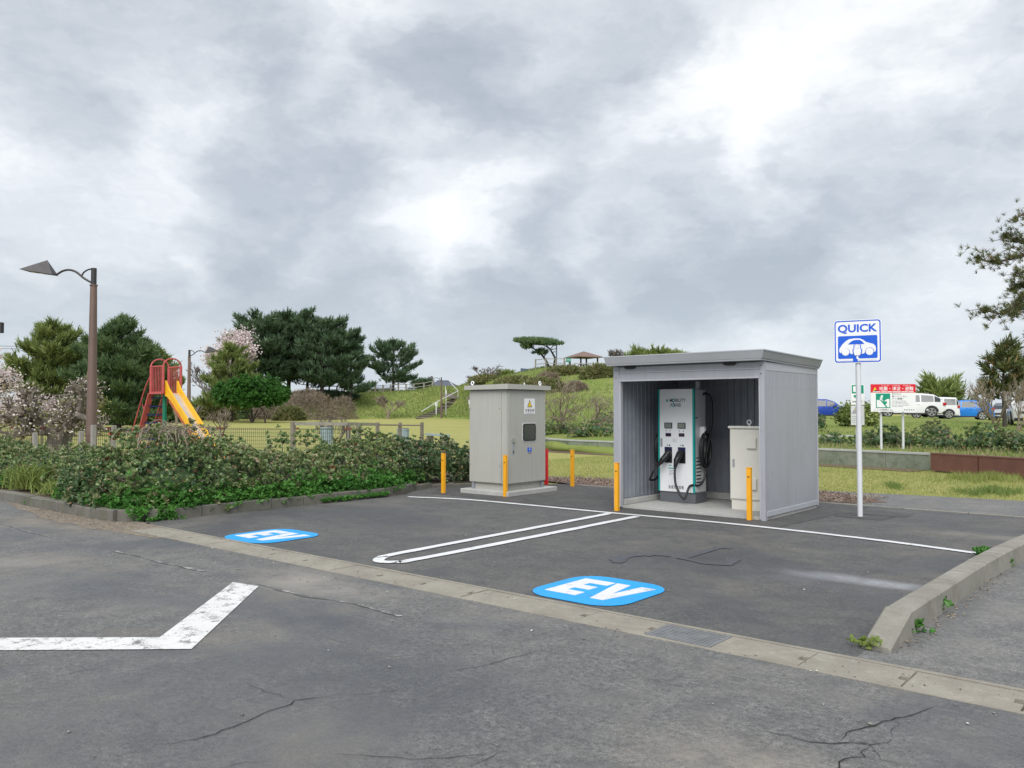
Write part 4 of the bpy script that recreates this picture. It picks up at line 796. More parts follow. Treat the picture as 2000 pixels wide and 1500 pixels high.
def wpole(px_, yt, dp, w):
    b = foot(px_, 880, dp); zt = D(px_, yt, dp)[2]; MB().box((b[0]-w/2, b[1]-w/2, b[2]-.1), (b[0]+w/2, b[1]+w/2, zt), .01).build('post', 'old_wood', wf)
for px_, yt, dp, w in ((572, 823, 24.5, .12), (680, 825, 25.5, .11), (737, 825, 29, .10), (781, 825, 30, .10), (824, 825, 31, .10)): wpole(px_, yt, dp, w)
MB().beam(D(576, 827.5, 24.45), D(678, 828, 25.45), .05, .10).build('rail', 'pale_wood', wf); MB().beam(D(682, 828, 25.5), D(735, 829, 28.9), .05, .10).build('rail', 'pale_wood', wf); MB().beam(D(739, 830, 29.1), D(824, 831, 30.9), .05, .05).build('rail', 'old_wood', wf)
M('blue_grey', (.24, .31, .34), .6, 0, .15, 4)
def tub(px_, ytop, dep, w, label):
    b = foot(px_, 870, dep); zt = D(px_, ytop, dep)[2]; t = thing('planter_tub', label, 'planter', b, 'blue grey tubs on the lawn')
    o = MB().lathe(b, [(w*.46, 0), (w*.5, .02), (w*.5, zt-b[2]-.05), (w*.54, zt-b[2]-.05), (w*.54, zt-b[2]), (w*.46, zt-b[2])], 18).build('tub', 'blue_grey', t, True); MB().lathe(b+np.array([0, 0, zt-b[2]-.06]), [(w*.44, 0), (w*.44, .075)], 14).build('soil', 'soil', t)
    for k_ in range(10):
        an = 2*math.pi*k_/10; MB().box((b[0]+w*.5*math.cos(an)-.012, b[1]+w*.5*math.sin(an)-.012, b[2]+.02), (b[0]+w*.5*math.cos(an)+.012, b[1]+w*.5*math.sin(an)+.012, zt-.06)).build('rib', 'blue_grey', o)
tub(638, 834, 31, .46, 'blue grey tub holding a bare shrub on the lawn'); tub(787, 837, 33, .46, 'blue grey tub half hidden by the hedge')
bn = thing('park_bench', 'low flat bench with blue grey top beyond the hedge', 'bench', foot(855, 865, 31))
for j in range(3): MB().beam(D(832, 847+j*.9, 31.2-j*.25), D(878, 850+j*.9, 30.6-j*.25), .10, .035).build('slat', 'blue_grey', bn)
for px_ in (840, 870):
    b = foot(px_, 865, 30.8); MB().box((b[0]-.05, b[1]-.14, b[2]-.05), (b[0]+.05, b[1]+.14, D(px_, 851, 30.8)[2]), .01).build('leg', 'old_wood', bn)

# ------------------------------------------------------------------ hill: pavilion, fences, steps, roofs
M('pav_roof', (.20, .135, .115), .8, 0, .12, 3); M('pav_wood', (.055, .040, .036), .7, 0, .2, 4)
def pavilion():
    c = foot(1140, 719, 101); t = thing('pavilion', 'brown hip-roofed park pavilion on the hilltop', 'pavilion', c); e = D(1140, 697, 101)[2]; ap = D(1140, 686, 101)[2]; ax = CR*math.cos(.5)+FH*math.sin(.5); ay = -CR*math.sin(.5)+FH*math.cos(.5); w = 1.72
    for sx, sy in ((-1, -1), (1, -1), (1, 1), (-1, 1)): MB().obox((c+ax*sx*1.22+ay*sy*1.22)*(1, 1, 0)+np.array([0, 0, (c[2]+e)/2-.2]), ax, ay, (0, 0, 1), .075, .075, (e-c[2])/2+.22).build('post', 'pav_wood', t)
    q = [c*(1, 1, 0)+ax*sx*w+ay*sy*w+np.array([0, 0, e-.03]) for sx, sy in ((-1, -1), (1, -1), (1, 1), (-1, 1))]; top = c*(1, 1, 0)+np.array([0, 0, ap])
    MB().add(q+[top]+[p+np.array([0, 0, -.10]) for p in q], [(0, 1, 4), (1, 2, 4), (2, 3, 4), (3, 0, 4), (5, 6, 1, 0), (6, 7, 2, 1), (7, 8, 3, 2), (8, 5, 0, 3), (8, 7, 6, 5)]).build('roof', 'pav_roof', t)
    bb = c*(1, 1, 0)+np.array([0, 0, c[2]+.55]); MB().obox(bb, ax, ay, (0, 0, 1), .6, .35, .04).build('table', 'pav_wood', t); MB().obox(bb-(0, 0, .3), ax, ay, (0, 0, 1), .08, .08, .28).build('table_leg', 'pav_wood', t)
pavilion()
def rail_fence(pts, dep, h, name, label, mat='old_wood', group=None, rails=2, pw=.09):
    P = [foot(px_, py_, d_) for px_, py_, d_ in pts]; t = thing(name, label, 'fence', P[0], group)
    for p in P: MB().box((p[0]-pw/2, p[1]-pw/2, p[2]-.2), (p[0]+pw/2, p[1]+pw/2, p[2]+h)).build('post', mat, t)
    for i in range(len(P)-1):
        for j in range(rails): z_ = h*(1-.45*j)-.08; MB().beam(P[i]+(0, 0, z_), P[i+1]+(0, 0, z_), .05, .08).build('rail', mat, t)
rail_fence([(px_, 766, 111.5) for px_ in range(628, 812, 15)]+[(828, 762, 111.5), (845, 757, 111.5)], 0, 1.0, 'bank_fence', 'long wooden rail fence along the top of the grassy bank', 'pale_wood', None, 2, .16)
rail_fence([(1046, 721, 94), (1066, 719, 94), (1086, 719, 94), (1102, 719, 94)], 0, 1.15, 'hilltop_fence', 'short wooden rail fence beneath the windswept pine', 'pale_wood', None, 2, .12)
rail_fence([(1122, 719, 95), (1150, 719, 95), (1185, 719, 94), (1215, 719, 93)], 0, .55, 'hilltop_rail', 'low pale rail in front of the hilltop pavilion', 'pale_wood', None, 1, .10)
M('tin_blue', (.13, .19, .30), .5, .2, .1, 3); M('roof_slate', (.085, .095, .125), .6, .1, .15, 4); M('roof_pale', (.34, .39, .46), .45, .3, .1, 4); M('house_wall', (.42, .40, .38), .8, 0, .1); M('thatch', (.16, .13, .11), .9, 0, .2, 4)
ob = D(1032, 724, 96); o = thing('tin_shed', 'blue tin shed wall behind the hill crest', 'shed', ob); MB().add([D(1017, 719, 97), D(1045, 722, 95.5), D(1045, 735, 95.5), D(1017, 735, 97)]+[D(1017, 719, 97)+FH*2, D(1045, 722, 95.5)+FH*2, D(1045, 735, 95.5)+FH*2, D(1017, 735, 97)+FH*2], [(3, 2, 1, 0), (4, 5, 6, 7), (0, 1, 5, 4), (1, 2, 6, 5), (3, 0, 4, 7)]).build('wall', 'tin_blue', o)
gs = foot(1110, 719, 99); o = thing('hilltop_sign', 'small green sign on posts left of the pavilion', 'sign', gs); f_ = frame(D(1101, 707, 99), CR); MB().prism([(0, 0), (.83, 0), (.83, .5), (0, .5)], f_, 0, .04).build('board', 'sign_green', o); MB().prism([(.05, .06), (.30, .06), (.30, .44), (.05, .44)], f_, .045, .05).build('pictogram', 'light_grey', o); MB().prism([(.36, .2), (.78, .2), (.78, .3), (.36, .3)], f_, .045, .05).build('print_line', 'light_grey', o)
for px_ in (1104, 1111): MB().tube([foot(px_, 719, 99.2), D(px_, 706, 99.2)], .035, 6).build('post', 'light_grey', o)
pp = foot(1087, 719, 95); o = thing('hilltop_lamp', 'thin grey lamp pole beside the windswept pine', 'lamp post', pp); MB().tube([pp, D(1087, 667, 95)], .07, 8).build('pole', 'tin_blue', o, True); MB().tube([D(1087, 681, 95), D(1079, 682, 95)], .05, 6).build('arm', 'tin_blue', o); MB().obox(D(1076, 682.5, 95), CR, FH, (0, 0, 1), .22, .1, .06).build('lamp_head', 'tin_blue', o)
def house(px0, px1, ye, yr, yb, dep, label, rm, ridge, depth=7.0):
    a, b = D(px0, ye, dep), D(px1, ye, dep); z0 = D(px0, yb, dep)[2]; zr = D(px0, yr, dep)[2]; t = thing('house', label, 'house', a*(1, 1, 0)+np.array([0, 0, z0]), 'houses behind the bank')
    n = FH; L = b-a; L[2] = 0; l = np.linalg.norm(L); u_ = L/l
    MB().add([a*(1, 1, 0)+u_*.4+n*.4+np.array([0, 0, z]) for z in (z0, a[2])]+[b*(1, 1, 0)-u_*.4+n*.4+np.array([0, 0, z]) for z in (z0, a[2])]+[a*(1, 1, 0)+u_*.4+n*(depth-.4)+np.array([0, 0, z]) for z in (z0, a[2])]+[b*(1, 1, 0)-u_*.4+n*(depth-.4)+np.array([0, 0, z]) for z in (z0, a[2])], [(0, 2, 3, 1), (2, 6, 7, 3), (6, 4, 5, 7), (4, 0, 1, 5)]).build('wall', 'house_wall', t)
    r0, r1 = a*(1, 1, 0)+u_*l*ridge[0]+n*depth/2+np.array([0, 0, zr]), a*(1, 1, 0)+u_*l*ridge[1]+n*depth/2+np.array([0, 0, zr]); c = a+n*depth; d = b+n*depth
    rf_ = MB().add([a, b, d, c, r0, r1, a-(0, 0, .15), b-(0, 0, .15), d-(0, 0, .15), c-(0, 0, .15)], [(0, 1, 5, 4), (1, 2, 5), (2, 3, 4, 5), (3, 0, 4), (6, 7, 1, 0), (7, 8, 2, 1), (9, 6, 0, 3), (9, 8, 7, 6)]).build('roof', rm, t)
    MB().tube([r0, r1] if np.linalg.norm(r1-r0) > .1 else [r0-(0, 0, .1), r0+(0, 0, .1)], .16, 8).build('ridge', rm, rf_)
    for q in (.25, .6): MB().obox(a*(1, 1, 0)+u_*l*q+n*.39+np.array([0, 0, (z0+a[2])/2+.2]), u_, n, (0, 0, 1), .6, .03, .45).build('window', 'bronze_glass', t)
house(688, 760, 757, 752, 771, 128, 'house with long pale blue grey roof behind the pines', 'roof_pale', (.02, .98), 8); house(824, 900, 756, 742, 770, 140, 'house with dark hipped roof beyond the bank steps', 'roof_slate', (.3, .62), 12); house(796, 824, 761, 748, 770, 132, 'small house with pale gable roof beside the pine', 'roof_pale', (.0, .35), 6)
# steps up the bank
st = thing('bank_steps', 'timber steps with white handrail climbing the grassy bank', 'steps', hit(828, 816)); p0, p1 = hit(828, 816), hit(893, 778); p2 = hit(874, 770)
for i in range(15):
    q = i/14.; p = p0+(p1-p0)*q; p[2] = down(p[0], p[1])+.04; MB().obox(p, CR*.92+FH*.39, FH*.92-CR*.39, (0, 0, 1), 1.0, .22, .09).build('step', 'pav_wood' if i % 2 else 'old_wood', st)
for i in range(8):
    q = i/7.; p = p1+(p2-p1)*q; p[2] = down(p[0], p[1])+.04; MB().obox(p, CR*.95-FH*.3, FH*.95+CR*.3, (0, 0, 1), .9, .2, .09).build('step', 'old_wood', st)
def off(p, dx, dz): return p+CR*dx+np.array([0, 0, dz])
MB().tube([off(p0, -.3, .75), off((p0+p1)/2, -.3, .85), off(p1, .1, .95), off(p2, .4, 1.5)], .05, 6).build('handrail', 'pole_white', st); MB().tube([off(hit(870, 770), 0, .0), off(hit(870, 770), 0, 1.1)], .05, 6).build('rail_post', 'pole_white', st); MB().tube([off(p1, .1, 0), off(p1, .1, .95)], .05, 6).build('rail_post', 'pole_white', st)
for px_, yb, yt, w, lb in ((852, 811, 785, .12, 'slim pale green marker post at the foot of the steps'), (871, 811, 762, .07, 'tall white pole beside the bank steps'), (917, 797, 781, .10, 'short white marker post on the bank by the transformer cabinet')):
    b = hit(px_, yb); d_ = (b-CC).dot(CF); zt = D(px_, yt, d_)[2]; o = thing('marker_post', lb, 'post', b); MB().tube([b-(0, 0, .1), (b[0], b[1], zt)], w*.6, 8).build('post', 'pole_white', o, True); MB().obox((b[0], b[1], zt-.25), CR, FH, (0, 0, 1), w*1.3, .03, .25).build('plate', 'light_grey', o)
# utility poles and wires by the cherry trees
M('concrete_pole', (.30, .29, .28), .8, 0, .1, 3); M('wire', (.03, .03, .035), .6)
ub = foot(93, 815, 62); o = thing('utility_pole', 'grey concrete utility pole with white pipes among the trees', 'utility pole', ub); MB().tube([ub-(0, 0, .2), (ub[0], ub[1], D(93, 656, 62)[2])], [.19, .13], 10).build('pole', 'concrete_pole', o, True)
for dx, yt in ((-.26, 680), (.20, 669)): MB().tube([ub+CR*dx, (*(ub+CR*dx)[:2], D(90, yt, 62)[2])], .045, 6).build('pipe', 'pole_white', o, True)
u2 = foot(-22, 815, 70); o = thing('power_pole', 'dark power pole with wires at the picture edge', 'utility pole', u2); MB().tube([u2-(0, 0, .2), (u2[0], u2[1], D(-22, 610, 70)[2])], [.17, .12], 10).build('pole', 'concrete_pole', o, True); MB().tube([D(-40, 632, 70), D(6, 632, 70)], .06, 6).build('cross_arm', 'wire', o); MB().obox(D(0, 640, 70), CR, FH, (0, 0, 1), .22, .2, .45).build('transformer', 'wire', o)
for y_ in (675, 680): MB().tube(dense([tuple(D(-22, y_, 70)), tuple(D(30, y_+1.2, 66)), tuple(D(93, y_-2, 62))], 5), .018, 5).build('cable', 'wire', o)

# ------------------------------------------------------------------ tsunami boards
sb = foot(1742, 884, 25); t = thing('tsunami_sign', 'red and white tsunami evacuation board on two white posts', 'sign', sb); dp = 25.0; k_ = 25/1600.
o0 = D(1700.5, 804, dp); ex = CR*math.cos(.10)-FH*math.sin(.10); f_ = frame(o0, ex); BWd, BHt = 84*k_, 53.5*k_
brd = MB().prism([(0, 0), (BWd, 0), (BWd, BHt), (0, BHt)], f_, 0, .025).build('board', 'sign_white', t)
MB().prism([(0, BHt*.695), (BWd, BHt*.695), (BWd, BHt), (0, BHt)], f_, .0255, .028).build('header', 'sign_red', brd)
MB().prism([(.06, BHt*.74), (.20, BHt*.74), (.125, BHt*.90)], f_, .0285, .030).build('warning_symbol', 'yellow', brd); MB().prism([(.06, BHt*.74), (.20, BHt*.74), (.17, BHt*.80), (.12, BHt*.78)], f_, .0305, .031).build('wave_mark', 'ink', brd)
text_part('headline', '地震・津波・避難', f_, .75, BHt*.84, .125, 'sign_white', brd, .029, 1.0, .008); text_part('headline_reading', 'じしん　つなみ　ひなん', f_, .75, BHt*.955, .035, 'sign_white', brd, .029, .85, .003); [MB().prism([(a, BHt*.715), (b_, BHt*.715), (b_, BHt*.74), (a, BHt*.74)], f_, .0285, .030).build('print_line', 'sign_white', brd) for a, b_ in ((.06, .28), (.31, .47), (.49, .63), (.645, .88), (.90, 1.09), (1.105, 1.25))]
gx, gy, gs_ = .15, BHt*.13, .42
pic = MB().prism([(gx, gy), (gx+gs_, gy), (gx+gs_, gy+gs_*1.06), (gx, gy+gs_*1.06)], f_, .0255, .028).build('pictogram', 'sign_green', brd)
def sh(pts, nm='symbol', m_='sign_white'): MB().prism([(gx+x*gs_, gy+y*gs_) for x, y in pts], f_, .0285, .030).build(nm, m_, pic)
sh([(.06, .06), (.70, .06), (.28, .58), (.06, .60)], 'slope_symbol'); sh([(.80, .06), (.94, .06), (.94, .66), (.80, .66), (.66, .58), (.58, .46), (.70, .50), (.78, .46), (.76, .34), (.66, .28)], 'wave_symbol')
sh([(.24, .72), (.33, .80), (.42, .78), (.50, .70), (.47, .68), (.41, .73), (.39, .66), (.46, .60), (.52, .50), (.48, .49), (.40, .57), (.34, .62), (.30, .50), (.26, .50), (.30, .66), (.33, .74), (.26, .70)], 'runner_symbol'); MB().prism([(gx+x, gy+y) for x, y in circ(.42*gs_, .86*gs_, .035, 10)], f_, .0285, .030).build('runner_symbol', 'sign_white', pic)
for j, tx in enumerate(('揺れたら', '高いところへ', 'すぐ避難！')): text_part('advice', tx, f_, .62, BHt*(.64-.085*j), .055, 'ink', brd, .027, (.27, .46, .33)[j], .002, 'LEFT')
for j, ws in enumerate((((.62, .80), (.83, 1.02)), ((.62, .64), (.66, .69), (.72, .93), (.95, 1.04)), ((.62, .66), (.69, .77), (.80, .87), (.90, .96), (.99, 1.10)), ((.62, .72), (.74, .79), (.81, .90), (.92, 1.12)), ((.62, .66), (.68, .77), (.80, .94)))):
    for a, b_ in ws: MB().prism([(a, BHt*(.378-.05*j)), (b_, BHt*(.378-.05*j)), (b_, BHt*(.395-.05*j)), (a, BHt*(.395-.05*j))], f_, .0255, .027).build('print_line', 'grey_ink', brd)
text_part('elevation', 'ここは標高2.4m', f_, .37, BHt*.065, .055, 'ink', brd, .027, .56, .002); [MB().prism(rrect(.97+j*.065, BHt*.045, 1.012+j*.065, BHt*.09, .008), f_, .0255, .027).build('print_line', 'grey_ink', brd) for j in range(5)]
for px_ in (1721.5, 1764.5):
    b = foot(px_, 884, dp+.05); MB().tube([b-(0, 0, .2), (b[0], b[1], D(px_, 806, dp+.05)[2])], .037, 10).build('post', 'pole_white', t, True); MB().tube([(b[0], b[1], D(px_, 806, dp)[2]), (b[0]+FH[0]*.03, b[1]+FH[1]*.03, D(px_, 755, dp)[2])], .02, 6).build('bracket', 'pole_white', t)
eb = foot(1674, 886, 25.5); t = thing('evacuation_sign', 'narrow green and white evacuation sign behind the QUICK pole', 'sign', eb); MB().tube([eb-(0, 0, .2), (eb[0], eb[1], D(1674, 752, 25.5)[2])], .035, 10).build('pole', 'pole_white', t, True)
f_ = frame(D(1662, 790.5, 25.4), CR); k_ = 25.4/1600; b2 = MB().prism([(0, 0), (26*k_, 0), (26*k_, 40*k_), (0, 40*k_)], f_, 0, .02).build('upper_plate', 'sign_white', t); MB().prism([(1.5*k_, 22*k_), (24.5*k_, 22*k_), (24.5*k_, 38.5*k_), (1.5*k_, 38.5*k_)], f_, .0205, .023).build('pictogram', 'sign_green', b2); MB().prism([(4*k_, 25*k_), (9*k_, 25*k_), (12*k_, 30*k_), (9*k_, 36*k_), (4*k_, 36*k_)], f_, .0235, .025).build('symbol', 'sign_white', b2)
MB().prism([(x*k_, y*k_) for x, y in ((5, 19), (11, 19), (9, 17), (14, 11), (12, 9), (7, 15), (5, 13))], f_, .0205, .023).build('arrow', 'sign_green', b2); text_part('caption', '避難場所', f_, 12*k_, 6*k_, .055, 'ink', b2, .022, .32, .004)
f_ = frame(D(1662, 830, 25.4), CR); b3 = MB().prism([(0, 0), (26*k_, 0), (26*k_, 38*k_), (0, 38*k_)], f_, 0, .02).build('lower_plate', 'light_grey', t); MB().prism([(1*k_, 22*k_), (19*k_, 22*k_), (10*k_, 37*k_)], f_, .0205, .022).build('triangle', 'grey_ink', b3); MB().prism([(8*k_, 29*k_), (13*k_, 29*k_), (10.5*k_, 35*k_)], f_, .0225, .024).build('triangle_tip', 'yellow', b3)
for j in range(4): MB().prism([(2*k_, (4+j*4)*k_), (22*k_, (4+j*4)*k_), (22*k_, (5+j*4)*k_), (2*k_, (5+j*4)*k_)], f_, .0205, .022).build('print_line', 'grey_ink', b3)
# mid-slope edging behind the wall, right
ms_ = thing('slope_edging', 'thin pale concrete edging along the shrub slope', 'edging', hit(1600, 852))
prev = None
for px_ in (1560, 1600, 1640, 1690):
    p = hit(px_, 853+(px_-1600)*.004)
    if prev is not None: MB().beam(prev+(0, 0, .03), p+(0, 0, .03), .14, .10).build('edging_stone', 'wall_cap', ms_)
    prev = p
# ------------------------------------------------------------------ vegetation generators
def unit(v): return v/(np.linalg.norm(v, axis=-1, keepdims=True)+1e-9)
def rot_basis(n):
    """two unit vectors perpendicular to each row of n"""
    h = np.where(np.abs(n[:, 2:3]) < .9, np.array([[0, 0, 1.]]), np.array([[1., 0, 0]])); a = unit(np.cross(n, h)); return a, np.cross(n, a)
def needles(P, A, size, k, r, spread=.75, width=.085):
    """k needle blades round each point P along axis A; returns V, F"""
    n = len(P); size = np.broadcast_to(size, n); P = np.repeat(P, k, 0); A = np.repeat(unit(A), k, 0); s = np.repeat(size, k)
    a, b = rot_basis(A); th = r.uniform(0, 2*math.pi, n*k); el = r.uniform(.1, 1, n*k)**.7*spread
    d = unit(A*np.cos(el)[:, None]*1.0+(a*np.cos(th)[:, None]+b*np.sin(th)[:, None])*np.sin(el)[:, None]); L = s*r.uniform(.65, 1.1, n*k)
    w = unit(np.cross(d, r.normal(size=(n*k, 3))))*(L*width)[:, None]; o = P+A*(r.uniform(-.35, .25, n*k)*s)[:, None]
    V = np.stack([o-w, o+w, o+d*L[:, None]+w*.25, o+d*L[:, None]-w*.25], 1).reshape(-1, 3); return V, np.arange(n*k*4).reshape(-1, 4)
def leaves(P, Nn, L, r, wid=.38, fold=.25, droop=.0, spin=None):
    """one obovate folded leaf at each P pointing along Nn: 6 vertices, 4 triangles"""
    n = len(P); d = unit(Nn); L = np.broadcast_to(L, n)[:, None]; side = unit(np.cross(d, unit(r.normal(size=(n, 3))+np.array([0, 0, 1.2])))); up = np.cross(side, d); W = L*wid
    V = np.stack([P, P+d*L*.55+side*W*.9+up*L*fold*.35, P+d*L*.92+side*W*.55+up*L*(fold*.25-droop), P+d*L-up*L*droop, P+d*L*.92-side*W*.55+up*L*(fold*.25-droop), P+d*L*.55-side*W*.9+up*L*fold*.35], 1).reshape(-1, 3)
    i = np.arange(n)[:, None]*6; F = np.concatenate([i+[[0, 1, 2, 3]], i+[[0, 3, 4, 5]]]); return V, F
class Bag:
    def __init__(s): s.V = []; s.F = {}; s.n = 0
    def add(s, V, F):
        F = np.asarray(F); s.F.setdefault(F.shape[1], []).append(F+s.n); s.V.append(V); s.n += len(V)
    def build(s, name, mat, parent=None, smooth=False, base=None):
        o = obj_np(name, np.concatenate(s.V), [np.concatenate(f) for f in s.F.values()], mat, parent, smooth, base)
        if parent is not None: o['kind'] = 'stuff'      # leaf-sized pieces joined
        return o
def limb(mb, pts, r0, r1, n=6):
    k = len(pts); mb.tube(pts, [r0+(r1-r0)*i/(k-1) for i in range(k)], n, cap=False)
M('pine_bark', (.085, .062, .048), .95, 0, .35, 6, .8, 20); M('dark_bark', (.05, .042, .036), .95, 0, .3, 6); M('grey_bark', (.17, .145, .12), .95, 0, .3, 6, .5, 25); M('twig_tan', (.24, .20, .15), .95, 0, .25, 8); M('twig_grey', (.155, .135, .125), .95, 0, .25, 8)
MF('pine_olive', (0.114, 0.170, 0.046), (0.285, 0.342, 0.109), None, .2, .6, .8); MF('pine_dark', (0.055, 0.109, 0.049), (0.164, 0.239, 0.096), None, .2, .6, .6); MF('pine_blue', (0.049, 0.103, 0.058), (0.140, 0.209, 0.109), None, .15, .6, .5); MF('pine_near', (0.046, 0.068, 0.027), (0.160, 0.187, 0.064), (0.364, 0.227, 0.114), .15, .55, 1.5)
MF('leaf_round', (0.025, 0.084, 0.017), (0.084, 0.231, 0.042), None, .3, .5, 1.2)
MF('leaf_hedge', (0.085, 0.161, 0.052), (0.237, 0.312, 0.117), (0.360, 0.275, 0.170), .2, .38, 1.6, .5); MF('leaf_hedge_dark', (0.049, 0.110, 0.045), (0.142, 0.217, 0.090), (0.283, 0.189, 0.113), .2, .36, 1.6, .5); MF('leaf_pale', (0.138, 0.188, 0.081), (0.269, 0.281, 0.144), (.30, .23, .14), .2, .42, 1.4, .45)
MF('leaf_ivy', (0.045, 0.165, 0.028), (0.125, 0.305, 0.060), None, .3, .45, 2.0); MF('leaf_young', (0.160, 0.240, 0.050), (0.260, 0.310, 0.090), None, .3, .5, 2.0); MF('leaf_red', (0.300, 0.060, 0.040), (0.420, 0.160, 0.080), None, .2, .5, 2)
MF('blossom_pink', (.62, .51, .51), (.80, .73, .72), None, .3, .7, 1.0); MF('blossom_white', (0.680, 0.600, 0.560), (0.840, 0.790, 0.760), None, .3, .7, 2.0); MF('bud_green', (0.170, 0.200, 0.050), (0.280, 0.280, 0.100), None, .3, .6, 2)
MF('grass_blade', (0.200, 0.270, 0.060), (0.360, 0.380, 0.120), (0.460, 0.400, 0.200), .3, .6, .6); MF('grass_bank', (0.126, 0.210, 0.048), (0.282, 0.330, 0.102), (0.408, 0.360, 0.180), .3, .6, .25); MF('grass_dry', (0.340, 0.280, 0.150), (0.480, 0.410, 0.250), None, .3, .7, 1); MF('twig_foliage', (0.188, 0.150, 0.106), (0.362, 0.300, 0.237), None, .1, .8, .8); MF('scrub_mix', (0.106, 0.150, 0.044), (0.256, 0.250, 0.106), (0.350, 0.263, 0.175), .2, .6, .4)

def pine(name, label, base, H, R, seed, mat='pine_dark', crown0=.25, lean=(0, 0), dens=1.0, tuft=.5, group='pines around the park', top=1.0, flat=.22, bark='dark_bark', side_bias=None, prof=None, nb=None, kn=9):
    r = RN(seed); base = np.asarray(base, float); t = thing(name, label, 'tree', base, group); tr = MB(); LN = np.array([lean[0], lean[1], 0])
    def axis(f): return base+np.array([0, 0, H*f])+LN*H*f*f+np.array([math.sin(f*5+seed), math.cos(f*4+seed*2), 0])*.02*H*f
    tp = [axis(f) for f in np.linspace(-.02, .97, 10)]; limb(tr, tp, .028*H*.9, .006*H, 8); br = MB(); P, A, Sz = [], [], []
    nb = nb or int(30*dens)
    for i in range(nb):
        f = crown0+(.97-crown0)*(i+r.random())/nb; q = (f-crown0)/(1-crown0)
        Lr = R*(prof(q) if prof else (.35+.65*math.sin(math.pi*min(1, q*.8+.22)))*(1-.55*q**3)*top)*r.uniform(.65, 1.12)
        az = i*2.4+r.uniform(-.5, .5); dh = np.array([math.cos(az), math.sin(az), 0])
        if side_bias is not None: dh = unit(dh+np.asarray(side_bias)*.8)
        up = r.uniform(-.05, .25)+.35*q; o = axis(f); pts = [o+dh*Lr*s+np.array([0, 0, Lr*(up*s+.16*s**2.5+r.normal(0, .015))]) for s in np.linspace(0, 1, 6)]; limb(br, pts, .012*H*(1-.6*q)*.6, .0025*H, 5)
        nt = max(7, int(44*dens*Lr/R)); ss_ = r.uniform(.22, 1.02, nt)**.75; pp = np.array([np.array([np.interp(s, np.linspace(0, 1, 6), np.array(pts)[:, c]) for c in range(3)]) for s in ss_])
        perp = np.array([-dh[1], dh[0], 0]); sp = r.normal(0, 1, nt)*Lr*.26*np.sin(np.pi*np.clip(ss_, .1, .85)); pp += perp*sp[:, None]; pp[:, 2] += r.uniform(-.25, .8, nt)*tuft*flat*2+np.abs(sp)*.12
        P.append(pp); A.append(unit(dh*r.uniform(.1, .8, nt)[:, None]+np.sign(sp)[:, None]*perp*.35+np.array([0, 0, 1.0])+r.normal(0, .25, (nt, 3)))); Sz.append(tuft*r.uniform(.7, 1.25, nt))
    for j in range(int(9*dens)):   # leader shoots
        P.append((axis(.97)+r.normal(0, .04*R, 3)*(1, 1, .6))[None]); A.append(np.array([[r.normal(0, .3), r.normal(0, .3), 1]])); Sz.append(np.array([tuft*1.1]))
    P, A, Sz = np.concatenate(P), np.concatenate(A), np.concatenate(Sz); kz = (H-tuft*.9)/(P[:, 2].max()-base[2]); P[:, 2] = base[2]+(P[:, 2]-base[2])*kz
    for m_ in (tr, br): m_.v = [(v[0], v[1], base[2]+(v[2]-base[2])*kz) for v in m_.v]
    bag = Bag(); bag.add(*needles(P, A, Sz, kn, r, .95, .10)); bag.add(*needles(P+unit(A)*Sz[:, None]*.5, A, Sz*.9, kn//2+1, r, .5, .09))
    tr.build('trunk', bark, t, True); br.build('limbs', bark, t, True); bag.build('crown', mat, t); return t
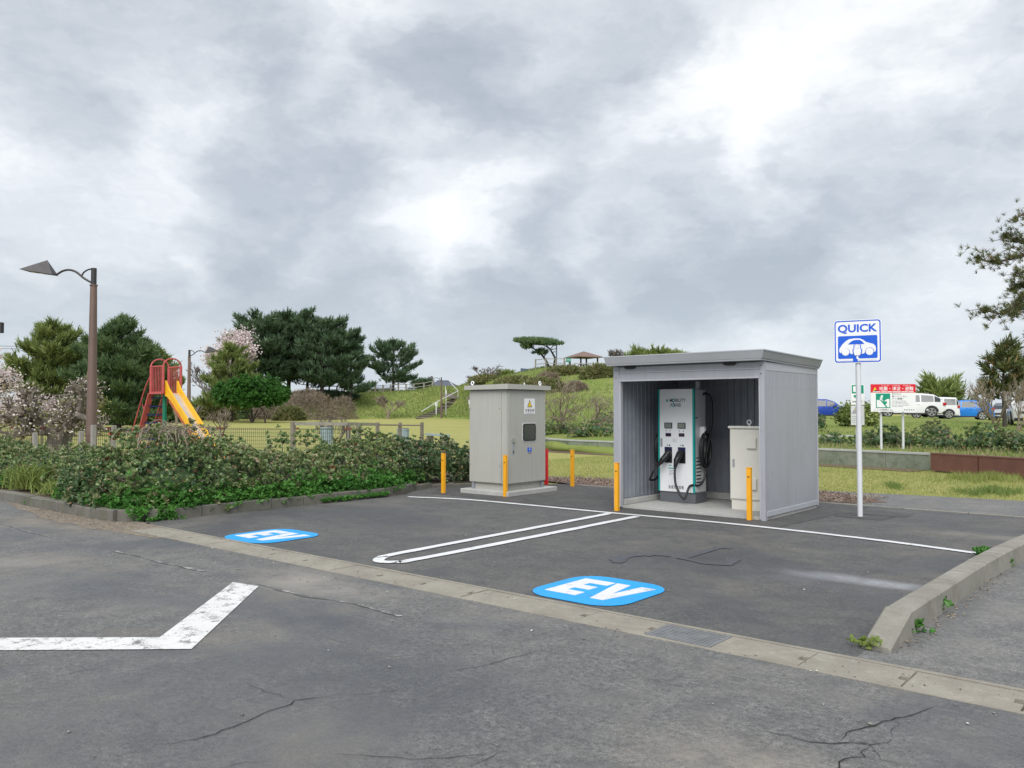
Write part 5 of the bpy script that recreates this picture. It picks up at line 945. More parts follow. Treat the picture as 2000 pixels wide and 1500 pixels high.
def bare(name, label, base, H, R, seed, bark='twig_grey', levels=4, trunk_r=.05, group=None, blossom=None, spread=.9, split=3, trunk_f=.25, tilt=(0, 0), bl_n=3, bl_s=.05, stems=1, second=None, upb=.25, minr=.006, cat='tree', bl_f=1.0):
    r = RN(seed); base = np.asarray(base, float); t = thing(name, label, cat, base, group); tr, tw = MB(), MB(); tips = []
    def grow(p, d, L, rad, lev):
        n = 4; pts = [p]; dd = d
        for i in range(n): dd = unit(dd+r.normal(0, .16, 3)+np.array([0, 0, upb*.25])); pts.append(pts[-1]+dd*L/n)
        limb(tr if lev >= levels-1 else tw, pts, rad, max(minr*.6, rad*.55), 7 if lev >= levels-1 else (5 if lev > 1 else 3)); tips.extend(pts[2:] if lev <= 1 else [])
        if lev == 0: return
        for k_ in range(split+(1 if lev < levels else 0)):
            s = r.uniform(.45, 1.0) if k_ else 1.0; q = pts[0]+(pts[-1]-pts[0])*s if s < 1 else pts[-1]; ax = unit(r.normal(0, 1, 3)); nd = unit(dd+ax*spread*(.8 if k_ else .35)+np.array([0, 0, upb]))
            grow(q, nd, L*r.uniform(.55, .8), max(minr, rad*.55), lev-1)
    for s in range(stems):
        d0 = unit(np.array([tilt[0], tilt[1], 1.0])+r.normal(0, .08 if stems == 1 else .5, 3)*(1, 1, .2)); grow(base-np.array([0, 0, .05]), d0, H*trunk_f, trunk_r, levels)
    V = np.array(tips); lo = np.array(tr.v+tw.v); ext = lo[:, 2].max()-base[2]; rad = np.percentile(np.abs(lo[:, :2]-base[:2]), 97)+1e-6; sc = np.array([R/rad, R/rad, H/ext])
    for b_ in (tr, tw): b_.v = [tuple(base+(np.array(v)-base)*sc) for v in b_.v]
    tips = base+(V-base)*sc; tr.build('trunk', bark, t, True); tag(tw.build('twigs', bark, t), kind='stuff')
    for (m_, nn_, sz, frac) in ([] if blossom is None else ([(blossom, bl_n, bl_s, bl_f)]+([second] if second else []))):
        q = tips[r.random(len(tips)) < frac]; q = np.repeat(q, nn_, 0)+r.normal(0, bl_s*1.6, (len(q)*nn_, 3)); bag = Bag(); bag.add(*leaves(q, r.normal(size=q.shape), sz*r.uniform(.6, 1.3, len(q)), r, .5)); bag.build('blossom' if 'blossom' in m_ else 'buds', m_, t)
    return t
def rosettes(P, Nn, size, r, k=7, open_=.9):
    n = len(P); P = np.repeat(P, k, 0); Nn = np.repeat(unit(Nn), k, 0); a, b = rot_basis(Nn); th = (np.tile(np.arange(k)*2*math.pi/k, n)+np.repeat(r.uniform(0, 6.28, n), k)); el = r.uniform(.45, 1.25, n*k)*open_
    d = Nn*np.cos(el)[:, None]+(a*np.cos(th)[:, None]+b*np.sin(th)[:, None])*np.sin(el)[:, None]; sz = np.repeat(np.broadcast_to(size, n), k)*r.uniform(.7, 1.2, n*k); return leaves(P, d, sz, r, .30, .2, .06)
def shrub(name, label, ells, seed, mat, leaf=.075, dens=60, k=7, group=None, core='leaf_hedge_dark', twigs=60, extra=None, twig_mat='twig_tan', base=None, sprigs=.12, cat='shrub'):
    """ells: (x, y, z centre, rx, ry, rz); leaves grow in rosettes through the outer shell"""
    r = RN(seed); E = np.array(ells, float); b0 = np.array([E[0, 0], E[0, 1], 0]) if base is None else np.asarray(base, float); t = thing(name, label, cat, b0, group); bag, inner, tw = Bag(), Bag(), MB(); PP, NN = [], []
    for e in E:
        area = 4*math.pi*((e[3]*e[4])**1.6+(e[3]*e[5])**1.6+(e[4]*e[5])**1.6)**(1/1.6)/3**(1/1.6); n = int(area*dens); u = unit(r.normal(size=(n, 3))); u = u[u[:, 2] > -.55]
        lump = 1+.13*np.sin(u[:, 0]*5+e[0]*3)*np.cos(u[:, 1]*6+e[1])+.10*np.sin(u[:, 2]*9+u[:, 0]*7+e[0]); rad = lump*(1-.30*r.random(len(u))**2)*np.where(r.random(len(u)) < sprigs, r.uniform(1.0, 1.16, len(u)), 1); p = e[:3]+u*e[3:]*rad[:, None]
        inside = np.zeros(len(p), bool)
        for f in E:
            if f is e: continue
            inside |= (((p-f[:3])/f[3:])**2).sum(1) < .62
        keep = (~inside) & (p[:, 2] > b0[2]+.03); PP.append(p[keep]); NN.append(unit(u[keep]/e[3:]+np.array([0, 0, .9])+r.normal(0, .35, (keep.sum(), 3))))
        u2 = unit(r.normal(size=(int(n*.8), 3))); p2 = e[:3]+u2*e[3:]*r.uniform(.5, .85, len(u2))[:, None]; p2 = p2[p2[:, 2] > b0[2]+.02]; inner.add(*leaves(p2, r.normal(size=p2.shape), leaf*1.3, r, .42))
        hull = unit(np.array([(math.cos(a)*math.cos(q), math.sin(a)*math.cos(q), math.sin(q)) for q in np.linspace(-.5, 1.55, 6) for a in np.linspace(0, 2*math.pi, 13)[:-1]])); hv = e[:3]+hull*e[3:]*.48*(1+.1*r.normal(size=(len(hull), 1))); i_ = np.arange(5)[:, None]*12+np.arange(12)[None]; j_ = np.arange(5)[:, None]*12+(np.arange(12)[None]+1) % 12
        inner.add(hv, np.stack([i_, j_, j_+12, i_+12], -1).reshape(-1, 4))  # added dark hull: blocks see-through and paints in the shaded interior
    P, Nn = np.concatenate(PP), np.concatenate(NN); bag.add(*rosettes(P, Nn, leaf, r, k)); bag.build('foliage', mat, t); inner.build('inner_leaves_shade_hull', core, t)
    for _ in range(twigs):
        e = E[r.integers(len(E))]; u = unit(r.normal(size=3)); u[2] = abs(u[2])*.8; q = e[:3]+u*e[3:]*1.02; o = e[:3]+u*e[3:]*.55+r.normal(0, .05, 3); tw.tube([o, (o+q)/2+r.normal(0, .04, 3), q+r.normal(0, .05, 3)], [.008, .006, .003], 4, False)
    if twigs: tag(tw.build('twigs', twig_mat, t), kind='stuff')
    if extra:
        for nm, m_, frac, sz in extra:
            q = P[r.random(len(P)) < frac]; qn = np.tile([[0, 0, 1.]], (len(q), 1))+r.normal(0, .5, (len(q), 3)); bg = Bag(); bg.add(*rosettes(q+qn*.02, qn, sz, r, 6)); bg.build(nm, m_, t)
    return t

# ------------------------------------------------------------------ hedge round the charging bays
def EL(x, y, h, rx, ry): return (x, y, h*.42, rx, ry, h*.58)
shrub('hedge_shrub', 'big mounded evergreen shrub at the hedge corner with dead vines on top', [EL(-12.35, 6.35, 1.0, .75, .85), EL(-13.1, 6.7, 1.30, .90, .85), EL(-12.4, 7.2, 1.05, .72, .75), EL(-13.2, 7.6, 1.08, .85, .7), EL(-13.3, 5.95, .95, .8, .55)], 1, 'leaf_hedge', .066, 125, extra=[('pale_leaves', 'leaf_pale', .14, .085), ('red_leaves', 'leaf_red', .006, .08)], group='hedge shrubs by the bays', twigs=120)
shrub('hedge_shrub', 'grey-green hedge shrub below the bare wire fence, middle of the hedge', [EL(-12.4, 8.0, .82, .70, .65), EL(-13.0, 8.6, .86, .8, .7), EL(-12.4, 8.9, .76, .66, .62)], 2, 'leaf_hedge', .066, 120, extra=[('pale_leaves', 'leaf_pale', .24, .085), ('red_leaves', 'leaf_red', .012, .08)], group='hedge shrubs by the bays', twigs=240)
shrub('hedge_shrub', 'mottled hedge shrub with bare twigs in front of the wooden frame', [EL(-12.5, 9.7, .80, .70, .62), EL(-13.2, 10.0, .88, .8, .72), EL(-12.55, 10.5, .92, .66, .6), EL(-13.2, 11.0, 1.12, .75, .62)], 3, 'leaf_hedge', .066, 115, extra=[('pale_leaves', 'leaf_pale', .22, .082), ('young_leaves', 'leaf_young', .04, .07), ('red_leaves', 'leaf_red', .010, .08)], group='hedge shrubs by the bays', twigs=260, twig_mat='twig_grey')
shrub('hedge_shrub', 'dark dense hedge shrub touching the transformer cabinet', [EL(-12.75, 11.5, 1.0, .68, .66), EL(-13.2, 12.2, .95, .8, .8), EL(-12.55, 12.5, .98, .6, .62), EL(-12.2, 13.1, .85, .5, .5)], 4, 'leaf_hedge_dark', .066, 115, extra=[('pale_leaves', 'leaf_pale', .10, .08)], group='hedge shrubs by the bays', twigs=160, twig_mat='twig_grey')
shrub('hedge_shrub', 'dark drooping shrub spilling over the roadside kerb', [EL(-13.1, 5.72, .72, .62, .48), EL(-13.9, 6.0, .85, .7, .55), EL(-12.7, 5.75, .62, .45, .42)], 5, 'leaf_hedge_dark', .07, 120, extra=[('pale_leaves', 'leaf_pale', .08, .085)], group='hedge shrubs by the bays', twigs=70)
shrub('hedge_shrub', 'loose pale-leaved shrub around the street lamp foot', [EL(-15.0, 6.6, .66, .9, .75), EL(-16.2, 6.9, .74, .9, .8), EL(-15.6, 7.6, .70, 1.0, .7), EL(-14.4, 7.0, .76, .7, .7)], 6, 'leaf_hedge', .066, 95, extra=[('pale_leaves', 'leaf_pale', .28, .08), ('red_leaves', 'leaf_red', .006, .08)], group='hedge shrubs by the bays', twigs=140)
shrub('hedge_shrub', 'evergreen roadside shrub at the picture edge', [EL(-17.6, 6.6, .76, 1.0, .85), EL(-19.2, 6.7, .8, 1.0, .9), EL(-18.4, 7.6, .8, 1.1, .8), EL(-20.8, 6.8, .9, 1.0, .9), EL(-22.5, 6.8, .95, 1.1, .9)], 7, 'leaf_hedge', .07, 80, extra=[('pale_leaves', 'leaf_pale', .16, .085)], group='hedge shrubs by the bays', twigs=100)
for i, (x_, y_, z_, lb) in enumerate(((-13.6, 9.2, 1.02, 'upright sprig of leaves rising above the hedge beside the yellow slide'), (-13.6, 9.75, 1.0, 'upright sprig of leaves by the wooden frame post'), (-16.6, 7.5, 1.05, 'sprig with a reddish leaf left of the street lamp'))):
    r = RN(90+i); t = thing('hedge_sprig', lb, 'shrub', (x_, y_, .06)); MB().tube([(x_, y_, .05), (x_+.05, y_, .6), (x_, y_+.03, z_)], [.012, .01, .006], 5).build('stem', 'twig_tan', t); q = np.array([x_, y_, z_])+r.normal(0, 1, (26, 3))*(.14, .14, .08); bg = Bag(); bg.add(*rosettes(q, np.tile([[0, 0, 1.]], (26, 1))+r.normal(0, .4, (26, 3)), .075, r, 7)); bg.build('foliage', 'leaf_hedge', t)
    if i == 2: bg = Bag(); q = np.array([x_-.25, y_, z_-.02])+r.normal(0, .04, (5, 3)); bg.add(*rosettes(q, np.tile([[0, 0, 1.]], (5, 1)), .10, r, 7)); bg.build('red_leaves', 'leaf_red', t)
# dead vine tangle on the mound
r = RN(11); vt = thing('dead_vine', 'tangle of dead straw-coloured vines draped over the hedge mound', 'vine', (-13.0, 6.5, .9)); vm = MB()
for i in range(120):
    c = np.array([-12.95, 6.7, 1.22])+r.normal(0, 1, 3)*(.26, .26, .05); a = r.uniform(0, 6.28); L = r.uniform(.15, .5); d = np.array([math.cos(a), math.sin(a), r.normal(0, .25)])
    if r.random() < .45: d = np.array([.75, -.65, -.55])+r.normal(0, .3, 3)
    d = unit(d); n = np.cross(d, (0, 0, 1.)); pts = [c+d*L*s+n*.06*math.sin(3*s+i)+np.array([0, 0, .10*math.sin(math.pi*s)-.05*s]) for s in np.linspace(0, 1, 6)]; vm.tube(pts, r.uniform(.003, .008), 4, False)
tag(vm.build('vines', 'twig_tan', vt), kind='stuff')
# bright ground cover along the kerb foot (ivy-like): one mass
r = RN(12); bag = Bag(); P, Nn = [], []
for (x0, y0, x1, y1, w, h, n) in ((-12.1, 5.55, -11.85, 6.2, .28, .34, 420), (-11.78, 6.0, -11.74, 8.0, .20, .24, 1200), (-11.78, 8.0, -11.80, 10.4, .22, .30, 1500), (-11.95, 10.3, -12.3, 11.4, .2, .30, 420), (-13.0, 5.5, -12.1, 5.55, .18, .24, 420), (-14.6, 5.62, -13.4, 5.6, .14, .22, 420), (-21, 5.75, -17.8, 5.75, .25, .3, 600)):
    s = r.random(n); c = np.stack([x0+(x1-x0)*s, y0+(y1-y0)*s], 1)+r.normal(0, w*.5, (n, 2)); z = .06+np.abs(r.normal(0, 1, n))*h*.5+.08*np.sin(s*23)**2; P.append(np.column_stack([c, z])); 
P = np.concatenate(P); dn = P.copy(); Nn = np.tile([[.55, -.35, .9]], (len(P), 1))+r.normal(0, .35, P.shape); bag.add(*rosettes(P, Nn, .06, r, 5, 1.05))
for (x0, y0, n) in ((-11.75, 5.62, 60), (-11.58, 5.95, 60)):   # strands hanging over the kerb corner
    q = np.array([x0, y0, 0])+np.column_stack([r.normal(0, .07, n), r.normal(0, .07, n), r.uniform(.0, .2, n)]); bag.add(*rosettes(q, np.tile([[.7, -.7, .4]], (n, 1))+r.normal(0, .3, (n, 3)), .065, r, 5, 1.0))
tag(bag.build('ground_ivy', 'leaf_ivy'), 'bright green ivy carpeting the hedge foot along the kerb', 'ivy', kind='stuff')
bag = Bag(); n = 260; s = r.random(n); c = np.column_stack([-11.50+r.normal(0, .03, n), 8.6+1.5*s, .02+.05*r.random(n)]); bag.add(*rosettes(c, np.tile([[.3, -.2, 1]], (n, 1))+r.normal(0, .3, (n, 3)), .045, r, 5)); tag(bag.build('kerb_weeds', 'leaf_ivy'), 'low weeds growing in the joint of the hedge kerb', 'weeds', kind='stuff')
def grass_clump(name, label, px_, py_, z, n, L, seed, mat, R=.2, lean=.5, P0=None, kind=None, group=None, cat='grass'):
    r = RN(seed); b = G(px_, py_, z) if P0 is None else np.asarray(P0, float); q = b+np.column_stack([r.normal(0, R, n), r.normal(0, R, n), np.zeros(n)]); d = unit(np.column_stack([r.normal(0, lean, n), r.normal(0, lean, n), np.ones(n)])); Ls = L*r.uniform(.5, 1.2, n); w = unit(np.cross(d, r.normal(size=(n, 3))))*(.006+.010*L)
    m = q+d*Ls[:, None]*.6; e = q+d*Ls[:, None]+np.column_stack([d[:, 0], d[:, 1], np.zeros(n)])*Ls[:, None]*.5-np.array([0, 0, .12])*Ls[:, None]; V = np.stack([q-w, q+w, m+w*.8, m-w*.8, e], 1).reshape(-1, 3); i_ = np.arange(n)[:, None]*5
    return tag(obj_np(name, V, [i_+[[0, 1, 2, 3]], i_+[[3, 2, 4]]], mat, base=b), label, cat, group, kind)
grass_clump('grass_clump', 'tuft of long bright grass spilling over the roadside kerb', 65, 952, .12, 420, .55, 21, 'leaf_young', .20, .45, None); grass_clump('grass_clump', 'small feathery green tuft beside the drooping shrub', 118, 962, .10, 500, .28, 22, 'leaf_young', .16, .4)
for i, (px_, py_, lb) in enumerate(((1918, 1090, 'bright weed at the end of the bay line by the kerb'), (1828, 1195, 'small weed growing at the kerb foot'), (1783, 1236, 'tiny weed by the sloped kerb end'), (1690, 1264, 'moss tuft at the tip of the sloped kerb block'), (1955, 1107, 'weed clump on the footway side of the kerb'), (300, 1018, 'small green weed at the hedge kerb corner'), (66, 985, 'grass tuft at the foot of the roadside kerb'))):
    r = RN(60+i); b = G(px_, py_); n = (60, 40, 30, 30, 40, 36, 60)[i]; q = b+np.column_stack([r.normal(0, .04, n), r.normal(0, .05, n), r.uniform(.005, .09, n)*(.4 if i in (3, 5) else 1)]); bg = Bag(); bg.add(*rosettes(q, np.tile([[0, 0, 1.]], (n, 1))+r.normal(0, .5, (n, 3)), .045, r, 5)); tag(bg.build('kerb_weed', 'leaf_ivy' if i != 3 else 'leaf_young', base=b), lb, 'weed', 'weeds along the kerbs', 'stuff')
# litter at the kerb corner and along the gutter
r = RN(33); n = 500; s = r.random(n); q = np.column_stack([-14.2+3.4*s, 5.12+r.normal(0, .10, n)*(1+1.2*np.sin(s*3.1)), .012+.012*r.random(n)]); q2 = np.column_stack([-1.54+r.normal(0, .03, 160), r.uniform(5.8, 10.5, 160), .008+.006*r.random(160)]); q = np.vstack([q, q2]); bag = Bag(); bag.add(*leaves(q, r.normal(size=q.shape)*(1, 1, .15), .024, r, .3)); tag(bag.build('leaf_litter', 'twig_foliage'), 'dry brown leaf litter blown against the kerbs', 'leaf litter', kind='stuff')
r = RN(34); n = 2600; q = np.column_stack([r.uniform(-11.5, -4.4, n), r.uniform(14.4, 16.0, n), .015+.02*r.random(n)]); bag = Bag(); bag.add(*leaves(q, r.normal(size=q.shape)*(1, 1, .3), .045, r, .4)); tag(bag.build('bark_litter', 'twig_foliage'), 'brown leaf litter scattered behind the shed', 'leaf litter', kind='stuff')

# loose grit and pebbles on the asphalt
r = RN(35); n = 700; q = np.column_stack([r.uniform(-12, .5, n), np.where(r.random(n) < .55, 4.95+r.normal(0, .25, n), r.uniform(1.6, 9.5, n)), np.full(n, .008)]); s_ = r.uniform(.003, .010, n)*np.where(r.random(n) < .06, 1.8, 1); O8 = np.array([(1, 0, 0), (0, 1, 0), (-1, 0, 0), (0, -1, 0), (0, 0, .6), (0, 0, -.6)]); th = r.uniform(0, 6.28, n); Rz = np.stack([np.cos(th), -np.sin(th), np.sin(th), np.cos(th)], 1).reshape(n, 2, 2)
V8 = np.repeat(O8[None], n, 0)*r.uniform(.5, 1.2, (n, 6, 1)); V8[:, :, :2] = np.einsum('nij,nkj->nki', Rz, V8[:, :, :2]*np.array([1.3, .8])); V8 = V8*s_[:, None, None]+q[:, None]; T8 = np.array([(0, 1, 4), (1, 2, 4), (2, 3, 4), (3, 0, 4), (1, 0, 5), (2, 1, 5), (3, 2, 5), (0, 3, 5)]); MF('pebbles', (0.100, 0.095, 0.090), (0.340, 0.320, 0.290), (0.620, 0.610, 0.580), 0, .9, 2)
tag(obj_np('grit', V8.reshape(-1, 3), (np.arange(n)[:, None, None]*6+T8[None]).reshape(-1, 3), 'pebbles'), 'loose grit and small stones on the asphalt', 'grit', kind='stuff')

# ------------------------------------------------------------------ grass blades
def blades(name, label, P, L, w, mat, seed, lean=.45):
    r = RN(seed); n = len(P); d = unit(np.column_stack([r.normal(0, lean, n), r.normal(0, lean, n), np.ones(n)])); s = unit(np.cross(d, r.normal(size=(n, 3))))*w; Ls = (L*r.uniform(.5, 1.25, n))[:, None]; V = np.stack([P-s, P+s, P+d*Ls], 1).reshape(-1, 3); return tag(obj_np(name, V, np.arange(n*3).reshape(-1, 3), mat), label, 'grass', kind='stuff')
r = RN(41); n = 60000; q = np.column_stack([r.uniform(-16, 1.5, n), r.uniform(15.6, 24.2, n)]); ed = np.interp(q[:, 0], [-16, -12.1, -9, -5.9, -2.4, 1.5], [15.5, 15.6, 16.05, 16.3, 16.75, 17.1]); q = q[(q[:, 1] > ed)]; blades('grass', 'short grass of the near lawn strip', np.column_stack([q, lawn_h(q[:, 0], q[:, 1])]), .045, .006, 'grass_blade', 42)
def hill_pts(n, seed, sel, rows=(9, 41)):
    r = RN(seed); nr = int(len(HV)/((len(HC)-1)*6+1)); A = HV.reshape(-1, nr, 3); i = r.uniform(0, A.shape[0]-1.001, n*3); j = r.uniform(rows[0], rows[1]-1.001, n*3); i0, j0 = i.astype(int), j.astype(int); fi, fj = (i-i0)[:, None], (j-j0)[:, None]; P = (A[i0, j0]*(1-fi)+A[i0+1, j0]*fi)*(1-fj)+(A[i0, j0+1]*(1-fi)+A[i0+1, j0+1]*fi)*fj; return P[sel(P)][:n]
def pxof(P): v = P-CC; dpt = v@CF; return 1000+FPX*(v@CR)/dpt, 750-FPX*(v@CU)/dpt, dpt
P = hill_pts(26000, 43, lambda P: (pxof(P)[0] > 540) & (pxof(P)[0] < 1230)); blades('bank_grass', 'rough grass on the far bank', P, .30, .035, 'grass_bank', 44)
P = hill_pts(16000, 45, lambda P: (pxof(P)[0] > 1560) & (pxof(P)[0] < 2100) & (pxof(P)[2] < 48)); blades('slope_grass', 'rough grass on the car park slope', P, .14, .012, 'grass_bank', 46)
P = hill_pts(5000, 47, lambda P: (pxof(P)[0] > 1560) & (pxof(P)[0] < 2050) & (pxof(P)[1] > 856)); blades('dry_grass', 'dry straw grass above the low wall', P, .22, .012, 'grass_dry', 48)
for i, (x0, x1, y_, n, L, lb) in enumerate(((1850, 2010, 936, 2200, .18, 'shaggy grass clump at the foot of the rust brown planter'), (1870, 2000, 962, 1600, .12, 'darker grass tuft patch on the near lawn'), (1728, 1765, 950, 500, .09, 'small dark grass patch on the near lawn'))):
    r = RN(50+i); px_ = (x0+x1)/2+r.normal(0, .24, n)*(x1-x0); py_ = y_+r.normal(0, 2.6, n)+2.5*np.sin(px_*.09); q = np.array([G(a, b_, 0) for a, b_ in zip(px_, py_)]); o = blades('grass_tuft', lb, q, L, .007, 'grass_blade' if i == 0 else 'grass_bank', 55+i, .5); o['kind'] = 'stuff'

# ------------------------------------------------------------------ trees
def HT(base, ytop, px_=None):
    d = (np.asarray(base)-CC).dot(CF); return D(px_ or 1000, ytop, d)[2]-base[2]
PG = 'pines around the park'
def P_(px_, py_, dep, ytop, wpx, seed, label, **kw):
    b = foot(px_, py_, dep); d = (b-CC).dot(CF); pine('pine_tree', label, b, HT(b, ytop, px_), wpx*d/1600., seed, group=PG, **kw)
P_(105, 825, 58, 622, 88, 101, 'olive pine with spiky top behind the utility pole', mat='pine_olive', crown0=.10, tuft=.44, dens=1.6)
P_(160, 825, 62, 668, 60, 108, 'lower olive pine directly behind the near street lamp', mat='pine_olive', crown0=.1, tuft=.44, dens=1.3)
P_(232, 825, 56, 612, 92, 102, 'broad dense green pine left of the slide', mat='pine_dark', crown0=.05, tuft=.44, dens=1.9, prof=lambda q: (1.0 if q < .45 else max(.1, 1.0-(q-.45)*1.75)))
P_(292, 825, 60, 668, 55, 103, 'small green pine peeking over the slide cage', mat='pine_olive', crown0=.08, tuft=.44, dens=1.4)
P_(452, 815, 84, 668, 78, 104, 'low olive pine at the edge of the big pine clump', mat='pine_olive', crown0=.12, tuft=.5, dens=1.4, prof=lambda q: 1.05-.9*q)
RD = lambda q: .55+.55*math.sin(math.pi*min(1, .15+q*.78))
P_(505, 812, 100, 604, 62, 105, 'tall dark pine on the outer side of the big clump', mat='pine_blue', crown0=.30, tuft=.56, dens=1.5, prof=RD)
P_(562, 810, 104, 596, 66, 106, 'tallest dark pine in the middle of the big clump', mat='pine_blue', crown0=.32, tuft=.56, dens=1.55, prof=RD)
P_(628, 806, 103, 606, 62, 107, 'dark pine right of the tallest one in the clump', mat='pine_blue', crown0=.28, tuft=.56, dens=1.5, prof=RD)
P_(684, 800, 104, 640, 42, 109, 'pine with ragged side boughs closing the big clump', mat='pine_blue', crown0=.2, tuft=.56, dens=1.2, prof=lambda q: 1.05-.55*q)
P_(600, 806, 112, 640, 70, 112, 'shaded pine filling the back of the big clump', mat='pine_blue', crown0=.12, tuft=.6, dens=1.2)
P_(768, 768, 113, 660, 54, 110, 'single pine standing alone on the bank top', mat='pine_blue', crown0=.12, tuft=.52, dens=1.1, prof=lambda q: .75+.35*math.sin(math.pi*q)-.35*q)
P_(826, 768, 124, 738, 22, 111, 'tiny far pine beside the hipped roof house', mat='pine_blue', crown0=.1, tuft=.6, dens=.6)
P_(986, 740, 108, 722, 20, 113, 'small pine top showing over the hill crest', mat='pine_olive', crown0=.1, tuft=.45, dens=.5)
P_(1290, 722, 88, 674, 62, 114, 'pine crown showing above the shed roof', mat='pine_olive', crown0=.45, tuft=.5, dens=.9, prof=lambda q: 1-.25*q, flat=.2)
P_(1842, 815, 72, 728, 52, 115, 'spiky pine behind the white estate car', mat='pine_olive', crown0=.14, tuft=.8, dens=.62, prof=lambda q: 1.0-.45*q, kn=6, flat=.6)
P_(1962, 812, 44, 660, 52, 116, 'open ragged pine behind the bare bushes', mat='pine_near', crown0=.30, tuft=.42, dens=.65, prof=lambda q: 1.0-.75*q, kn=8)
P_(2035, 812, 46, 640, 50, 117, 'ragged pine cut by the picture edge', mat='pine_near', crown0=.25, tuft=.42, dens=.8, kn=8)
# windswept umbrella pine: two leaning trunks under a flat cap
def umbrella_pine():
    b = foot(1080, 719, 95); t = thing('windswept_pine', 'windswept flat-topped pine with two bare trunks on the hilltop', 'tree', b, None); r = RN(130); k = 95/1600.; Z = np.array([0, 0, 1.]); Q = lambda px_, py_, dd=0: D(px_, py_, 95+dd)
    tr = MB(); T1 = [b-CR*.4-Z*.2, Q(1067, 706), Q(1062, 698), Q(1055, 690), Q(1044, 682), Q(1034, 674)]; T2 = [b+CR*.1-Z*.2, Q(1083, 708), Q(1084, 700), Q(1079, 690), Q(1074, 682), Q(1066, 674)]
    limb(tr, dense([tuple(p) for p in T1], 4), .17, .06, 7); limb(tr, dense([tuple(p) for p in T2], 4), .17, .06, 7); tr.build('trunk', 'dark_bark', t, True); br = MB()
    for a, c in ((T1[2], Q(1068, 692, -.5)), (T1[2], Q(1069, 684, .8)), (T1[3], Q(1038, 690, .6)), (T1[4], Q(1022, 673, -1)), (T1[5], Q(1012, 668, .4)), (T2[3], Q(1086, 688, 1)), (T2[4], Q(1088, 674, .5)), (T2[5], Q(1078, 668, -1)), (T1[5], Q(1050, 668, 1)), (T2[4], Q(1052, 672, -.8))): limb(br, [a, (a+c)/2+Z*.15, c], .06, .025, 5)
    br.build('limbs', 'dark_bark', t, True); n = 1500; u = r.normal(0, .43, (n, 2)).clip(-1, 1); cx = 1052+46*u[:, 0]; cy = 669+4.5*u[:, 0]*.6-4.5*np.sqrt(np.clip(1-u[:, 0]**2, 0, 1))+r.uniform(-1, 8, n)*np.sqrt(np.clip(1-u[:, 0]**2, 0, 1)); P = np.array([Q(a, c_, dd) for a, c_, dd in zip(cx, cy, u[:, 1]*2.6)]); e = r.random(n) < .07; P[e] = np.array([Q(1030+r.normal(0, 6), 677+r.normal(0, 2), r.normal(0, .8)) for _ in range(e.sum())]); e2 = r.random(n) < .05; P[e2] = np.array([Q(1056+r.normal(0, 6), 688+r.normal(0, 2), r.normal(0, .6)) for _ in range(e2.sum())])
    bag = Bag(); bag.add(*needles(P, np.tile([[-.2, 0, 1.]], (n, 1))+r.normal(0, .4, (n, 3)), .42, 9, r, .95, .10)); bag.build('crown', 'pine_dark', t)
umbrella_pine()
# overhanging pine at the upper right, trunk outside the frame
def near_pine():
    b = foot(2130, 900, 17.5); t = thing('overhanging_pine', 'near black pine reaching ragged boughs in from the upper edge', 'tree', b, None); r = RN(131); dp = 17.5; Q = lambda px_, py_, dd=0: D(px_, py_, dp+dd); tr, br = MB(), MB()
    limb(tr, dense([tuple(b-(0, 0, .2)), tuple(Q(2120, 750)), tuple(Q(2105, 600)), tuple(Q(2090, 450)), tuple(Q(2075, 320))], 6), .20, .07, 10); tr.build('trunk', 'pine_bark', t, True); P, A = [], []
    for pts in ([(2090, 470), (2040, 490), (1990, 500), (1945, 512), (1902, 503)], [(2085, 440), (2030, 462), (1990, 470), (1962, 462)], [(2100, 560), (2040, 570), (1998, 585), (1960, 612), (1916, 603)], [(2100, 560), (2040, 545), (2005, 555), (1978, 566)], [(2080, 380), (2030, 400), (1988, 425)], [(2100, 600), (2050, 605), (2000, 600), (1975, 615)], [(2090, 500), (2030, 525), (1985, 535)], [(2075, 400), (2110, 420), (2170, 430)], [(2100, 560), (2150, 570), (2220, 560)]):
        dd = r.uniform(-.8, .8); W3 = np.array(dense([tuple(Q(x, y, dd*(i/len(pts)))) for i, (x, y) in enumerate(pts)], 8)); limb(br, list(W3), .05, .010, 6)
        for i in range(10, len(W3)):
            for _ in range(7):
                o = W3[i]+r.normal(0, 1, 3)*(.12, .12, .085)*(1+.8*math.sin(i)); P.append(o); A.append(unit(W3[i]-W3[i-4])*.7+np.array([0, 0, .8])+r.normal(0, .5, 3))
                if r.random() < .35: br.tube([W3[i], o], [.008, .005], 4, False)
    br.build('limbs', 'pine_bark', t, True); P, A = np.array(P), np.array(A); bag = Bag(); bag.add(*needles(P, A, .105*r.uniform(.8, 1.2, len(P)), 24, r, 1.2, .045)); bag.build('crown', 'pine_near', t)
near_pine()
